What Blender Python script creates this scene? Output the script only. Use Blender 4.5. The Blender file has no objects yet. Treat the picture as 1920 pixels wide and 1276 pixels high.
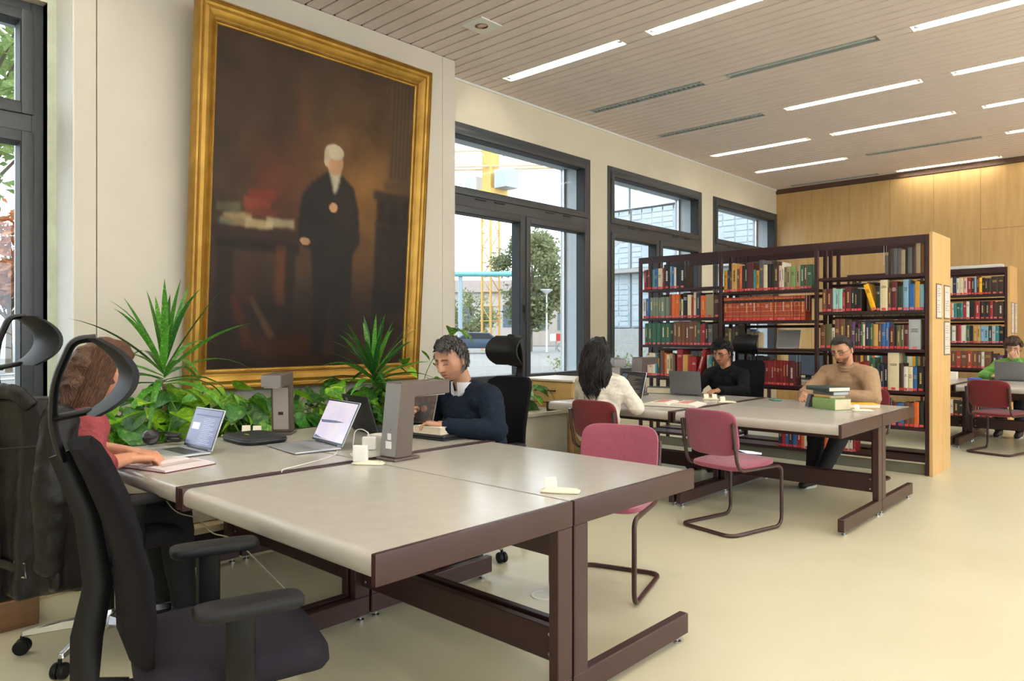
import bpy, bmesh, math, random
import numpy as np
from mathutils import Vector, Matrix, Euler, noise as mnoise

PI = math.pi
SC = bpy.context.scene
COL = SC.collection

# ------------------------------------------------------------------ camera
YAW = math.atan2(1267.0, 1363.0)
cam = bpy.data.cameras.new('camera'); cam.lens = 36.0*1363.0/1920.0; cam.sensor_width = 36.0
cam.sensor_fit = 'HORIZONTAL'; cam.shift_y = -12.0/1920.0; cam.clip_start = 0.05; cam.clip_end = 400
camo = bpy.data.objects.new('camera', cam); COL.objects.link(camo)
camo.location = (0, 0, 1.32); camo.rotation_euler = (PI/2, 0, YAW)
SC.camera = camo

# ------------------------------------------------------------------ sky, exposure
SKY = 5.2
LAMP = 23.0
w = bpy.data.worlds.new('overcast'); SC.world = w; w.use_nodes = True
bg = w.node_tree.nodes['Background']; bg.inputs[0].default_value = (0.90, 0.95, 1.0, 1); bg.inputs[1].default_value = SKY
SC.view_settings.view_transform = 'Standard'; SC.view_settings.look = 'None'
SC.view_settings.gamma = 1.0; SC.view_settings.use_curve_mapping = False
SC.view_settings.exposure = 0.2
SC.cycles.use_denoising = True
SC.cycles.max_bounces = 10; SC.cycles.diffuse_bounces = 5; SC.cycles.glossy_bounces = 4
SC.cycles.transmission_bounces = 6; SC.cycles.transparent_max_bounces = 12
SC.cycles.sample_clamp_indirect = 8.0; SC.cycles.caustics_reflective = False; SC.cycles.caustics_refractive = False
SC.cycles.use_light_tree = True
def window_portal(x, y, z, wy, hz, ry):
    l = bpy.data.lights.new('window_portal', 'AREA'); l.shape = 'RECTANGLE'; l.size = hz; l.size_y = wy
    l.cycles.is_portal = True
    o = bpy.data.objects.new('window_portal', l); COL.objects.link(o); o.location = (x, y, z); o.rotation_euler = (0, ry, 0)
for yc in (0.2, 6.45, 9.45, 12.45): window_portal(-6.2, yc, 2.2, 2.6, 2.9, -PI/2)
for yc in (-2.0, 1.0, 4.0, 7.0, 10.0, 12.6): window_portal(5.25, yc, 2.2, 2.5, 2.9, PI/2)

# ------------------------------------------------------------------ helpers
def lin(h):
    h = h.lstrip('#'); o = []
    for i in (0, 2, 4):
        c = int(h[i:i+2], 16)/255.0
        o.append(c/12.92 if c <= 0.04045 else ((c+0.055)/1.055)**2.4)
    return o
MATS = {}
def pm(name, hexc, rough=0.5, metal=0.0, var=0.08, scale=8.0, bump=0.0, bscale=60.0, spec=0.5, coat=0.0, stretch=None, emit=None, estr=0.0, hex2=None, contrast=None, sheen=0.0, trans=0.0, detail=4.0):
    if name in MATS: return MATS[name]
    m = bpy.data.materials.new(name); m.use_nodes = True; nt = m.node_tree; N = nt.nodes; L = nt.links
    b = N['Principled BSDF']; c = lin(hexc)
    b.inputs['Roughness'].default_value = rough; b.inputs['Metallic'].default_value = metal
    b.inputs['Specular IOR Level'].default_value = spec
    if coat: b.inputs['Coat Weight'].default_value = coat; b.inputs['Coat Roughness'].default_value = 0.12
    if sheen: b.inputs['Sheen Weight'].default_value = sheen
    tc = N.new('ShaderNodeTexCoord'); mp = N.new('ShaderNodeMapping'); L.new(tc.outputs['Object'], mp.inputs[0])
    if stretch: mp.inputs['Scale'].default_value = stretch
    n = N.new('ShaderNodeTexNoise'); n.inputs['Scale'].default_value = scale; n.inputs['Detail'].default_value = detail
    L.new(mp.outputs[0], n.inputs['Vector'])
    r = N.new('ShaderNodeValToRGB'); lo, hi = contrast or (0.3, 0.7)
    r.color_ramp.elements[0].position = lo; r.color_ramp.elements[1].position = hi
    if hex2: c2 = lin(hex2); r.color_ramp.elements[0].color = (*c, 1); r.color_ramp.elements[1].color = (*c2, 1)
    else:
        r.color_ramp.elements[0].color = (*[x*(1-var) for x in c], 1); r.color_ramp.elements[1].color = (*[min(1, x*(1+var)) for x in c], 1)
    L.new(n.outputs['Fac'], r.inputs[0]); L.new(r.outputs[0], b.inputs['Base Color'])
    if bump:
        n2 = N.new('ShaderNodeTexNoise'); n2.inputs['Scale'].default_value = bscale; n2.inputs['Detail'].default_value = 3
        L.new(mp.outputs[0], n2.inputs['Vector'])
        bp = N.new('ShaderNodeBump'); bp.inputs['Strength'].default_value = bump; bp.inputs['Distance'].default_value = 0.02
        L.new(n2.outputs['Fac'], bp.inputs['Height']); L.new(bp.outputs[0], b.inputs['Normal'])
    if emit: b.inputs['Emission Color'].default_value = (*lin(emit), 1); b.inputs['Emission Strength'].default_value = estr
    if trans:
        b.inputs['Transmission Weight'].default_value = trans
    MATS[name] = m; return m
def attr_mat(name, rough=0.5, attr='Col', sss=0.0, bump=0.0, bscale=80, spec=0.5):
    if name in MATS: return MATS[name]
    m = bpy.data.materials.new(name); m.use_nodes = True; nt = m.node_tree; N = nt.nodes; L = nt.links
    b = N['Principled BSDF']; b.inputs['Roughness'].default_value = rough; b.inputs['Specular IOR Level'].default_value = spec
    a = N.new('ShaderNodeAttribute'); a.attribute_name = attr; L.new(a.outputs['Color'], b.inputs['Base Color'])
    if sss:
        b.inputs['Subsurface Weight'].default_value = sss; b.inputs['Subsurface Radius'].default_value = (0.012, 0.005, 0.003)
    if bump:
        n2 = N.new('ShaderNodeTexNoise'); n2.inputs['Scale'].default_value = bscale
        tc = N.new('ShaderNodeTexCoord'); L.new(tc.outputs['Object'], n2.inputs['Vector'])
        bp = N.new('ShaderNodeBump'); bp.inputs['Strength'].default_value = bump; bp.inputs['Distance'].default_value = 0.01
        L.new(n2.outputs['Fac'], bp.inputs['Height']); L.new(bp.outputs[0], b.inputs['Normal'])
    MATS[name] = m; return m

class MB:
    def __init__(s): s.v = []; s.f = []; s.m = []
    def add(s, V, F, mi=0, M=None):
        k = len(s.v)
        if M is not None: V = [M @ Vector(p) for p in V]
        s.v.extend([tuple(p) for p in V]); s.f.extend([tuple(i+k for i in f) for f in F]); s.m.extend([mi]*len(F)); return s
    def box(s, x0, x1, y0, y1, z0, z1, mi=0, M=None):
        V = [(x, y, z) for z in (z0, z1) for y in (y0, y1) for x in (x0, x1)]
        F = [(0, 2, 3, 1), (4, 5, 7, 6), (0, 1, 5, 4), (2, 6, 7, 3), (0, 4, 6, 2), (1, 3, 7, 5)]
        return s.add(V, F, mi, M)
    def cb(s, c, d, mi=0, M=None):
        return s.box(c[0]-d[0]/2, c[0]+d[0]/2, c[1]-d[1]/2, c[1]+d[1]/2, c[2]-d[2]/2, c[2]+d[2]/2, mi, M)
    def loft(s, rings, mi=0, caps=True, closed=True, M=None, loop=False):
        n = len(rings[0]); V = [p for r in rings for p in r]; F = []
        R = len(rings); e = n if closed else n-1
        for i in range(R if loop else R-1):
            a, b = i*n, ((i+1) % R)*n
            for j in range(e):
                j2 = (j+1) % n; F.append((a+j, a+j2, b+j2, b+j))
        if caps and closed and not loop:
            F.append(tuple(range(n-1, -1, -1))); F.append(tuple((R-1)*n+j for j in range(n)))
        return s.add(V, F, mi, M)
    def tube(s, pts, r, n=8, mi=0, closed=False, M=None, sq=None):
        P = [Vector(p) for p in pts]; k = len(P); rs = r if hasattr(r, '__len__') else [r]*k
        rings = []; up = None
        for i in range(k):
            if closed: t = (P[(i+1) % k]-P[i-1])
            else: t = P[min(i+1, k-1)]-P[max(i-1, 0)]
            if t.length < 1e-9: t = Vector((0, 0, 1))
            t.normalize()
            if up is None:
                up = Vector((0, 0, 1)) if abs(t.z) < 0.9 else Vector((1, 0, 0))
            u = (up - t*up.dot(t))
            if u.length < 1e-6: u = t.orthogonal()
            u.normalize(); up = u; w_ = t.cross(u)
            a, b = (sq if sq else (1, 1))
            rings.append([P[i]+rs[i]*(a*math.cos(2*PI*j/n)*w_ + b*math.sin(2*PI*j/n)*u) for j in range(n)])
        return s.loft(rings, mi, True, True, M, loop=closed)
    def lathe(s, prof, n=20, mi=0, M=None):
        return s.loft([[(r*math.cos(2*PI*j/n), r*math.sin(2*PI*j/n), z) for j in range(n)] for r, z in prof], mi, True, True, M)
    def prism(s, poly, axis, a0, a1, mi=0, M=None):
        def mk(p, a): return {'x': (a, p[0], p[1]), 'y': (p[0], a, p[1]), 'z': (p[0], p[1], a)}[axis]
        return s.loft([[mk(p, a0) for p in poly], [mk(p, a1) for p in poly]], mi, True, True, M)
    def ell(s, c, r, n=16, k=10, mi=0, M=None, rot=None):
        R = rot or Matrix.Identity(3); c = Vector(c); rings = []
        for i in range(k+1):
            t = PI*i/k; rr = max(math.sin(t), 0.02)
            rings.append([c + R @ Vector((r[0]*rr*math.cos(2*PI*j/n), r[1]*rr*math.sin(2*PI*j/n), -r[2]*math.cos(t))) for j in range(n)])
        return s.loft(rings, mi, True, True, M)
    def cap(s, p0, r0, p1, r1, n=12, mi=0, M=None):
        p0, p1 = Vector(p0), Vector(p1); t = p1-p0; L = t.length
        if L < 1e-6: return s.ell(p0, (r0, r0, r0), n, 8, mi, M)
        t.normalize(); u = t.orthogonal().normalized(); w_ = t.cross(u); rings = []
        for a in (-1.5, -1.2, -0.8, -0.4, 0): rings.append((p0+t*r0*math.sin(a), r0*math.cos(a)))
        for a in (0, 0.4, 0.8, 1.2, 1.5): rings.append((p1+t*r1*math.sin(a), r1*math.cos(a)))
        return s.loft([[c+r*(math.cos(2*PI*j/n)*u+math.sin(2*PI*j/n)*w_) for j in range(n)] for c, r in rings], mi, True, True, M)
    def mesh(s, name, bevel=0, seg=1, smooth=35):
        me = bpy.data.meshes.new(name); me.from_pydata(s.v, [], s.f)
        if len(set(s.m)) > 1: me.polygons.foreach_set('material_index', s.m)
        bm = bmesh.new(); bm.from_mesh(me)
        bmesh.ops.recalc_face_normals(bm, faces=bm.faces)
        if bevel:
            ed = [e for e in bm.edges if len(e.link_faces) == 2 and e.calc_face_angle(0) > 0.6]
            bmesh.ops.bevel(bm, geom=ed, offset=bevel, segments=seg, profile=0.6, affect='EDGES', clamp_overlap=True)
        bm.to_mesh(me); bm.free()
        if smooth:
            me.polygons.foreach_set('use_smooth', [True]*len(me.polygons)); me.set_sharp_from_angle(angle=math.radians(smooth))
        return me
    def build(s, name, mats, parent=None, bevel=0, seg=1, smooth=35, loc=None, rz=0, label=None):
        return obj(name, s.mesh(name, bevel, seg, smooth), mats, parent, loc, rz, label)
def obj(name, me, mats, parent=None, loc=None, rz=0, label=None):
    if not isinstance(mats, (list, tuple)): mats = [mats]
    if not me.materials:
        for m in mats: me.materials.append(m)
    o = bpy.data.objects.new(name, me); COL.objects.link(o); o.parent = parent
    if loc: o.location = loc
    if rz: o.rotation_euler = (0, 0, rz)
    if label: o['label'] = label
    return o
def tag(o, label, cat, group=None):
    o['label'] = label; o['category'] = cat
    if group: o['group'] = group
    return o
def thing(name, label, cat, loc=(0, 0, 0), rz=0, group=None):
    o = bpy.data.objects.new(name, None); COL.objects.link(o); o.empty_display_size = 0.1
    o.location = loc; o.rotation_euler = (0, 0, rz); return tag(o, label, cat, group)
def struct(o): o['kind'] = 'structure'; return o
def dup(root, loc, rz, label, group=None):
    r = root.copy(); COL.objects.link(r); r.location = loc; r.rotation_euler = (0, 0, rz); r['label'] = label
    if group: r['group'] = group
    for ch in list(root.children):
        c = ch.copy(); COL.objects.link(c); c.parent = r
        for g in list(ch.children):
            d = g.copy(); COL.objects.link(d); d.parent = c
    return r
def rot3(rx=0, ry=0, rz=0): return Euler((rx, ry, rz)).to_matrix()
def TM(loc=(0, 0, 0), rx=0, ry=0, rz=0): return Matrix.Translation(loc) @ Euler((rx, ry, rz)).to_matrix().to_4x4()
def arc(c, r, a0, a1, n, plane='xz'):
    o = []
    for i in range(n+1):
        a = a0+(a1-a0)*i/n; p, q = c[0]+r*math.cos(a), c[1]+r*math.sin(a); o.append((p, q))
    return o
def fillet(pts, rad, n=5):
    P = [Vector(p) for p in pts]; out = [P[0]]
    for i in range(1, len(P)-1):
        a, b, c = P[i-1], P[i], P[i+1]; d0 = (a-b); d1 = (c-b)
        r = min(rad, d0.length*0.49, d1.length*0.49); p0 = b+d0.normalized()*r; p1 = b+d1.normalized()*r
        for k in range(n+1):
            t = k/n; out.append(p0*(1-t)**2 + b*2*t*(1-t) + p1*t*t)
    out.append(P[-1]); return out

# ------------------------------------------------------------------ materials
wall_m = pm('painted_plaster', '#cbc5b9', 0.75, var=0.025, scale=3, bump=0.05, bscale=120)
cream_m = pm('cream_plaster', '#d8d1bc', 0.75, var=0.025, scale=3, bump=0.05, bscale=120)
white_m = pm('white_paint', '#e4e6e2', 0.6, var=0.02)
floor_m = pm('linoleum', '#c9c4a8', 0.33, var=0.05, scale=0.9, bump=0.02, bscale=200, spec=0.45, hex2='#d5d1b8', contrast=(0.3, 0.75), detail=8)
slat_m = pm('ceiling_slat', '#ddd0cb', 0.6, var=0.04, scale=2)
slatgap_m = pm('ceiling_backing', '#957a6c', 0.9)
anthr_m = pm('anthracite_aluminium', '#3a3e42', 0.42, 0.0, var=0.05, scale=4, spec=0.6)
rubber_m = pm('dark_gasket', '#1b1d1f', 0.6)
def wood(name, a, b, stretch, rough=0.45, sc=3.0):
    m = pm(name, a, rough, hex2=b, scale=sc, stretch=stretch, contrast=(0.25, 0.8), detail=8, coat=0.15, bump=0.02, bscale=30)
    return m
oakv_m = wood('oak_veneer_upright', '#c09a60', '#d1ae78', (6, 6, 0.55))
oakh_m = wood('oak_veneer_level', '#be985e', '#cfac76', (0.6, 6, 6))
pale_wood_m = wood('pale_pine', '#c8b48c', '#ddcba6', (6, 0.5, 6))
maroon_m = pm('maroon_enamel', '#3a2322', 0.38, var=0.05, spec=0.5)
maroon_edge_m = pm('maroon_edge', '#6a2a30', 0.4, var=0.05)
shelf_m = pm('dark_maroon_steel', '#33191d', 0.4, var=0.06)
top_m = pm('grey_laminate', '#b0aca5', 0.24, var=0.03, scale=14, spec=0.5, detail=6, bump=0.01, bscale=300)
metal_m = pm('brushed_metal', '#c4c6c8', 0.28, 1.0, var=0.05)
chrome_m = pm('chrome', '#bfc2c5', 0.25, 1.0, var=0.01)
# ------------------------------------------------------------------ the room
XW, XP, YF, CZ = -5.80, -5.44, 13.71, 4.09
XR, YB = 5.0, -4.2
b = MB(); b.box(XW-0.4, XR+0.3, YB-0.3, YF+0.3, -0.1, 0.0)
struct(b.build('floor', floor_m))
ceil = struct(MB().box(XW-0.4, XR+0.3, YB-0.3, YF+0.3, CZ+0.14, CZ+0.3).build('ceiling', slatgap_m))
# lights on a regular grid; the slats stop at the light wells
PITCH = 1.554/11.0; ROW0 = 5.77; LW = PITCH+0.014
cols = [-5.45, -3.65, -1.85, -0.05, 1.75, 3.55]
rows = [ROW0+1.554*i for i in range(-6, 6)]
LEN = 1.53
state = {(0, 0): 'tube', (0, 1): 'on', (1, 0): 'louvre', (1, 1): 'offtube', (1, 2): 'on', (2, 0): 'louvre', (2, 1): 'on', (2, 2): 'on', (3, 0): 'on', (3, 1): 'on', (3, 2): 'on', (4, 0): 'on', (4, 1): 'louvre', (4, 2): 'on', (5, 0): 'louvre', (5, 1): 'on', (5, 2): 'on'}
k0 = int(math.ceil((YB-ROW0)/PITCH)); k1 = int((YF-ROW0)/PITCH)
def slat_mesh(x0, x1, wd):
    key = (round(x0, 2), round(x1, 2), round(wd, 3))
    if key not in SLATS:
        h = wd/2; sec = [(-h, 0.02), (-h, 0.006), (-h+0.004, 0), (h-0.004, 0), (h, 0.006), (h, 0.02)]
        m = MB().prism(sec, 'x', 0, x1-x0).mesh('ceiling_slat', smooth=0); m.materials.append(slat_m); SLATS[key] = m
    return SLATS[key]
SLATS = {}
for k in range(k0, k1+1):
    y = ROW0+k*PITCH
    pier = 1.56 < y < 5.0
    xs0 = XP if pier else XW
    if y < 1.0:     # never in view: one long slat without wells
        segs = [(xs0, XR)]
        if k % 11 == 0: segs = None
    else:
        segs = [(xs0, XR)]
    if k % 11 == 0:
        segs = []; c = xs0
        for x in cols:
            if x == cols[0] and pier: continue
            if x-0.0 > c: segs.append((c, x))
            c = x+LEN
        segs.append((c, XR))
    for a, e in segs:
        obj('ceiling_slat', slat_mesh(a, e, PITCH-0.018), slat_m, ceil, (a, y, CZ))
lamp_m = pm('lit_tube', '#ffffff', 0.5, var=0, emit='#fffaf0', estr=LAMP)
refl_m = pm('lamp_reflector', '#e8e6de', 0.3, 0.0, var=0.02)
greyrefl_m = pm('unlit_reflector', '#a7aeab', 0.4, 0.0, var=0.05)
louv_m = pm('lamp_louvre', '#dcdcd6', 0.3, 0.2, var=0.02)
glouv_m = pm('unlit_louvre', '#949c99', 0.4, 0.0, var=0.05)
def light_parts(kind, root):
    hw = LW/2-0.004; on = kind in ('on', 'tube'); rm = refl_m if on else greyrefl_m
    g = MB()   # trough: open box, walls 4 mm
    g.box(0.004, LEN-0.004, -hw, -hw+0.005, 0.001, 0.12); g.box(0.004, LEN-0.004, hw-0.005, hw, 0.001, 0.12)
    g.box(0.004, 0.01, -hw, hw, 0.001, 0.12); g.box(LEN-0.01, LEN-0.004, -hw, hw, 0.001, 0.12); tz = 0.115 if on else 0.045
    g.box(0.004, LEN-0.004, -hw, hw, tz, tz+0.01)
    g.build('light_trough', rm, root)
    zt_ = 0.06 if on else 0.024
    t = MB().tube([(0.06, 0, zt_), (LEN-0.06, 0, zt_)], 0.02 if kind in ('tube', 'offtube', 'louvre') else 0.03, 8)
    t.build('fluorescent_tube', lamp_m if on else pm('unlit_tube', '#b9c0be', 0.3), root)
    for x in (0.03, LEN-0.06): MB().box(x, x+0.03, -0.02, 0.02, 0.008, 0.04 if not on else 0.11).build('tube_socket', pm('socket_white', '#cfcfc8', 0.4), root)
    if kind in ('on', 'louvre'):
        lm = louv_m if on else glouv_m; me = None
        for i in range(24):
            x = 0.05+i*(LEN-0.1)/23
            if me is None: me = MB().box(-0.002, 0.002, -hw+0.006, hw-0.006, 0.004, 0.03).mesh('louvre_blade', smooth=0); me.materials.append(lm)
            obj('louvre_blade', me, lm, root, (x, 0, 0))
protos = {}
names = {'on': 'lit recessed ceiling light with white louvre blades', 'tube': 'lit recessed ceiling light with bare tube nearest the painting wall', 'offtube': 'unlit recessed ceiling light with a bare grey tube', 'louvre': 'unlit recessed ceiling light with grey louvre grid'}
rowword = ['nearest', 'second', 'third', 'fourth', 'fifth', 'last']; colword = ['beside the window wall', 'in the middle line', 'in the line over the bookcase end', 'right of view', 'right of view', 'right of view']
for r in range(-6, 6):
    for c in range(6):
        if c == 0 and r in (-1, -2): continue
        kd = state.get((r, c), 'on'); x = cols[c]; y = ROW0+1.554*r
        lab = names[kd]
        if kd == 'on' or kd == 'louvre':
            lab = ('lit' if kd == 'on' else 'unlit grey') + ' louvred ceiling light ' + (colword[c]) + ', ' + (rowword[r]+' row from the camera' if r >= 0 else 'above the camera')
        gp = 'recessed ceiling lights'
        if c >= 3 or r < 0: lab = 'lit louvred ceiling light outside the view'; gp = 'ceiling lights outside the view'
        if c >= 3 or r < -1 or (r == -1):
            kk = 'plain'
            if kk not in protos:
                root = thing('ceiling_light', lab, 'ceiling light', (x, y, CZ), 0, gp)
                hw = LW/2-0.004; g = MB(); g.box(0.004, LEN-0.004, -hw, -hw+0.005, 0.001, 0.12); g.box(0.004, LEN-0.004, hw-0.005, hw, 0.001, 0.12); g.box(0.004, 0.01, -hw, hw, 0.001, 0.12); g.box(LEN-0.01, LEN-0.004, -hw, hw, 0.001, 0.12); g.box(0.004, LEN-0.004, -hw, hw, 0.115, 0.125)
                g.build('light_trough', refl_m, root); MB().tube([(0.06, 0, 0.06), (LEN-0.06, 0, 0.06)], 0.03, 8).build('fluorescent_tube', lamp_m, root)
                protos[kk] = root
            else: dup(protos[kk], (x, y, CZ), 0, lab, gp)
        elif kd not in protos:
            root = thing('ceiling_light', lab, 'ceiling light', (x, y, CZ), 0, gp); light_parts(kd, root); protos[kd] = root
        else: dup(protos[kd], (x, y, CZ), 0, lab, gp)
# small square downlight
root = thing('downlight', 'square white plate downlight with copper coloured round recess', 'downlight', (-4.64, 4.59, CZ-0.004))
g = MB(); n = 24; sq = []
for j in range(n):
    a = 2*PI*j/n; k = 0.13/max(abs(math.cos(a)), abs(math.sin(a))); sq.append((k*math.cos(a), k*math.sin(a)))
ci = [(0.055*math.cos(2*PI*j/n), 0.055*math.sin(2*PI*j/n)) for j in range(n)]
g.loft([[(x, y, 0.004) for x, y in ci], [(x, y, -0.006) for x, y in ci], [(x, y, -0.006) for x, y in sq], [(x, y, 0.004) for x, y in sq]], caps=False, loop=True)
g.build('cover_plate', white_m, root)
MB().lathe([(0.001, 0.10), (0.03, 0.095), (0.045, 0.05), (0.056, 0.004), (0.06, -0.007), (0.054, -0.007), (0.04, 0.05), (0.001, 0.088)], 24).build('copper_cone', pm('copper', '#7c4a30', 0.3, 0.9), root)
# ---- window wall with four openings (a grid of 3 m)
WIN = [(-1.1, 1.5), (5.15, 7.75), (8.15, 10.76), (11.16, 13.71)]
SILL, HEAD = 0.70, 3.62
b = MB(); XO = XW-0.32
ys = [YB] + [e for wn in WIN for e in wn] + [YF+0.2]
b.box(XO, XW, YB, YF+0.2, HEAD, CZ+0.14); b.box(XO, XW, YB, YF+0.2, 0, SILL)
for a, e in zip(ys[0::2], ys[1::2]):
    if e-a > 0.005: b.box(XO, XW, a, e, SILL, HEAD)
struct(b.build('wall_left', cream_m, smooth=0))
# the pier that carries the painting, in three panels with open joints
pier = struct(MB().box(XW-0.005, XP-0.03, 1.56, 5.0, 0, CZ+0.01).build('wall_pier', pm('dark_joint', '#3c362f', 0.9), smooth=0))  # dark backing colour that shows in the open joints
for a, e in ((1.56, 1.697), (1.703, 4.832), (4.835, 5.0)):
    MB().box(XP-0.06, XP, a, e, 0.0, CZ-0.002).build('wall_panel', wall_m, pier, bevel=0.002)
MB().box(XW+0.001, XP-0.0, 1.555, 1.563, 0.0, CZ-0.002).build('wall_panel', white_m, pier)  # window-side face in white: daylight on the reveal put into the colour
MB().box(XW+0.001, XP-0.0, 4.997, 5.003, 0.0, CZ-0.002).build('wall_panel', wall_m, pier)
# far wall: oak panels
fw = struct(MB().box(XW-0.3, XR+0.3, YF+0.02, YF+0.3, 0, CZ+0.14).build('wall_far', pm('panel_joint', '#7a5a30', 0.8), smooth=0))
x = -5.80; pme = {}
while x < XR:
    e = min(x+0.671, XR)
    segs = [(0.0, CZ-0.09)] if x < -2.5 else [(0.0, 3.0), (3.004, CZ-0.09)]
    for z0, z1 in segs:
        key = (round(e-x, 2), z0, z1)
        if key not in pme: pme[key] = MB().box(0.0015, e-x-0.0015, -0.02, 0, z0, z1).mesh('wall_panel', bevel=0.001); pme[key].materials.append(oakv_m)
        obj('wall_panel', pme[key], oakv_m, fw, (x, YF+0.021, 0))
    x = e
struct(MB().box(XW, XR, YF-0.02, YF+0.02, CZ-0.085, CZ).build('trim_1', pm('dark_wood_trim', '#5a4030', 0.6)))
# near wall and the right wall with its own window row (both outside the picture)
struct(MB().box(XW-0.3, XR+0.3, YB-0.3, YB, 0, CZ+0.14).build('wall_back', wall_m, smooth=0))
b = MB(); b.box(XR, XR+0.25, YB, YF, 0, 0.75); b.box(XR, XR+0.25, YB, YF, HEAD, CZ+0.14)
for yc in (-3.65, -0.5, 2.5, 5.5, 8.5, 11.45, 13.7): b.box(XR, XR+0.25, yc-0.25, yc+0.25, 0.75, HEAD)
struct(b.build('wall_right', cream_m, smooth=0))
for i, (a, e) in enumerate(((-3.4, -0.75), (-0.25, 2.25), (2.75, 5.25), (5.75, 8.25), (8.75, 11.2), (11.7, 13.45))):
    g = MB()
    for yy in (a+0.04, (a+e)/2, e-0.04): g.box(XR+0.1, XR+0.17, yy-0.04, yy+0.04, 0.75, HEAD)
    for zz in (0.79, 2.77, HEAD-0.04): g.box(XR+0.1, XR+0.17, a, e, zz-0.04, zz+0.04)
    struct(g.build('window_%d' % (i+5), anthr_m, smooth=0))
# thin white strip where window wall meets the ceiling
struct(MB().box(XW, XW+0.02, 5.0, YF, CZ-0.025, CZ-0.002).build('trim_2', white_m))
# ---- windows
def glass_mat():
    m = bpy.data.materials.new('window_glass'); m.use_nodes = True; nt = m.node_tree; N = nt.nodes; L = nt.links
    N.remove(N['Principled BSDF']); o = N['Material Output']
    t = N.new('ShaderNodeBsdfTransparent'); t.inputs[0].default_value = (0.80, 0.83, 0.84, 1)
    g = N.new('ShaderNodeBsdfGlossy'); g.inputs['Roughness'].default_value = 0.02; g.inputs[0].default_value = (0.8, 0.85, 0.9, 1)
    lw = N.new('ShaderNodeLayerWeight'); lw.inputs['Blend'].default_value = 0.5
    p5 = N.new('ShaderNodeMath'); p5.operation = 'POWER'; p5.inputs[1].default_value = 5.0; L.new(lw.outputs['Facing'], p5.inputs[0])
    ma = N.new('ShaderNodeMath'); ma.operation = 'MULTIPLY_ADD'; ma.inputs[1].default_value = 0.9; ma.inputs[2].default_value = 0.03; L.new(p5.outputs[0], ma.inputs[0])
    mx = N.new('ShaderNodeMixShader'); L.new(ma.outputs[0], mx.inputs[0]); L.new(t.outputs[0], mx.inputs[1]); L.new(g.outputs[0], mx.inputs[2]); L.new(mx.outputs[0], o.inputs[0])
    return m
glass_m = glass_mat()
reveal_m = pm('outer_reveal', '#b9c0c4', 0.5, var=0.04)
FXI, FXO = XW-0.03, XW-0.14
def frame_rect(g, y0, y1, z0, z1, t, x0, x1):
    g.box(x0, x1, y0, y0+t, z0, z1); g.box(x0, x1, y1-t, y1, z0, z1); g.box(x0, x1, y0+t, y1-t, z0, z0+t); g.box(x0, x1, y0+t, y1-t, z1-t, z1)
for i, (a, e) in enumerate(WIN):
    root = bpy.data.objects.new('window_%d' % (i+1), None); COL.objects.link(root); struct(root)
    g = MB(); dx = 0.10 if i == 0 else 0.0
    xi, xo = FXI+0.045-dx, FXO-dx
    tr0, tr1 = 2.70, 2.86
    frame_rect(g, a, e, SILL, HEAD, 0.075, xo, xi); g.box(xo, xi, a+0.07, e-0.07, tr0+0.02, tr1-0.02)
    mid = (a+e)/2; g.box(xo, xi, mid-0.03, mid+0.03, SILL+0.05, tr0+0.03)
    g.build('window_frame', anthr_m, root, bevel=0.004)
    sashes = [(a+0.06, mid-0.015, SILL+0.06, tr0+0.02), (mid+0.015, e-0.06, SILL+0.06, tr0+0.02), (a+0.06, e-0.06, tr1-0.02, HEAD-0.06)]
    for j, (y0, y1, z0, z1) in enumerate(sashes):
        s = MB(); frame_rect(s, y0, y1, z0, z1, 0.075, xo+0.02, xi+0.014); so = s.build('sash', anthr_m, root, bevel=0.006, seg=2)
        s = MB(); frame_rect(s, y0+0.07, y1-0.07, z0+0.07, z1-0.07, 0.012, xo+0.03, xi+0.004); s.build('gasket', rubber_m, so)
        MB().box(xo+0.04, xo+0.046, y0+0.07, y1-0.07, z0+0.07, z1-0.07).build('pane', glass_m, so, smooth=0)
    # handle on the mullion and hinge covers on the transom
    h = MB(); h.cb((xi+0.02, mid-0.04, 1.62), (0.012, 0.03, 0.09)); h.cb((xi+0.035, mid-0.04, 1.64), (0.03, 0.016, 0.016)); h.cb((xi+0.05, mid-0.04, 1.56), (0.014, 0.022, 0.17))
    h.build('window_handle', rubber_m, root, bevel=0.004)
    for yy in (a+0.55, mid-0.45, mid+0.45, e-0.5): MB().cb((xi+0.016, yy, tr1-0.045), (0.01, 0.16, 0.012)).build('hinge_cover', rubber_m, root)
    # outer reveal
    r = MB(); r.box(XO-0.12, xo-0.002, e-0.07, e+0.05, SILL, HEAD); r.box(XO-0.12, xo-0.002, a-0.05, a+0.07, SILL, HEAD); r.box(XO-0.12, xo-0.002, a, e, HEAD-0.08, HEAD+0.05); r.box(XO-0.2, xo-0.002, a, e, SILL-0.05, SILL+0.045)
    r.build('outer_reveal', reveal_m, root, smooth=0)
    s = MB(); s.box(XO-0.05, XO-0.03, e-0.11, e-0.07, SILL, HEAD); s.box(XO-0.05, XO-0.03, a+0.07, a+0.11, SILL, HEAD); s.build('blind_rail', metal_m, root)
    MB().box(XW-0.13, XW+0.03, a, e, SILL-0.03, SILL).build('window_sill', white_m, root)
# inner jamb left of the pier (pale green-white)
struct(MB().box(XW-0.12, XW+0.002, 1.50, 1.562, 0, CZ-0.002).build('trim_3', pm('jamb_paint', '#c9d1bd', 0.6)))
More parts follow.
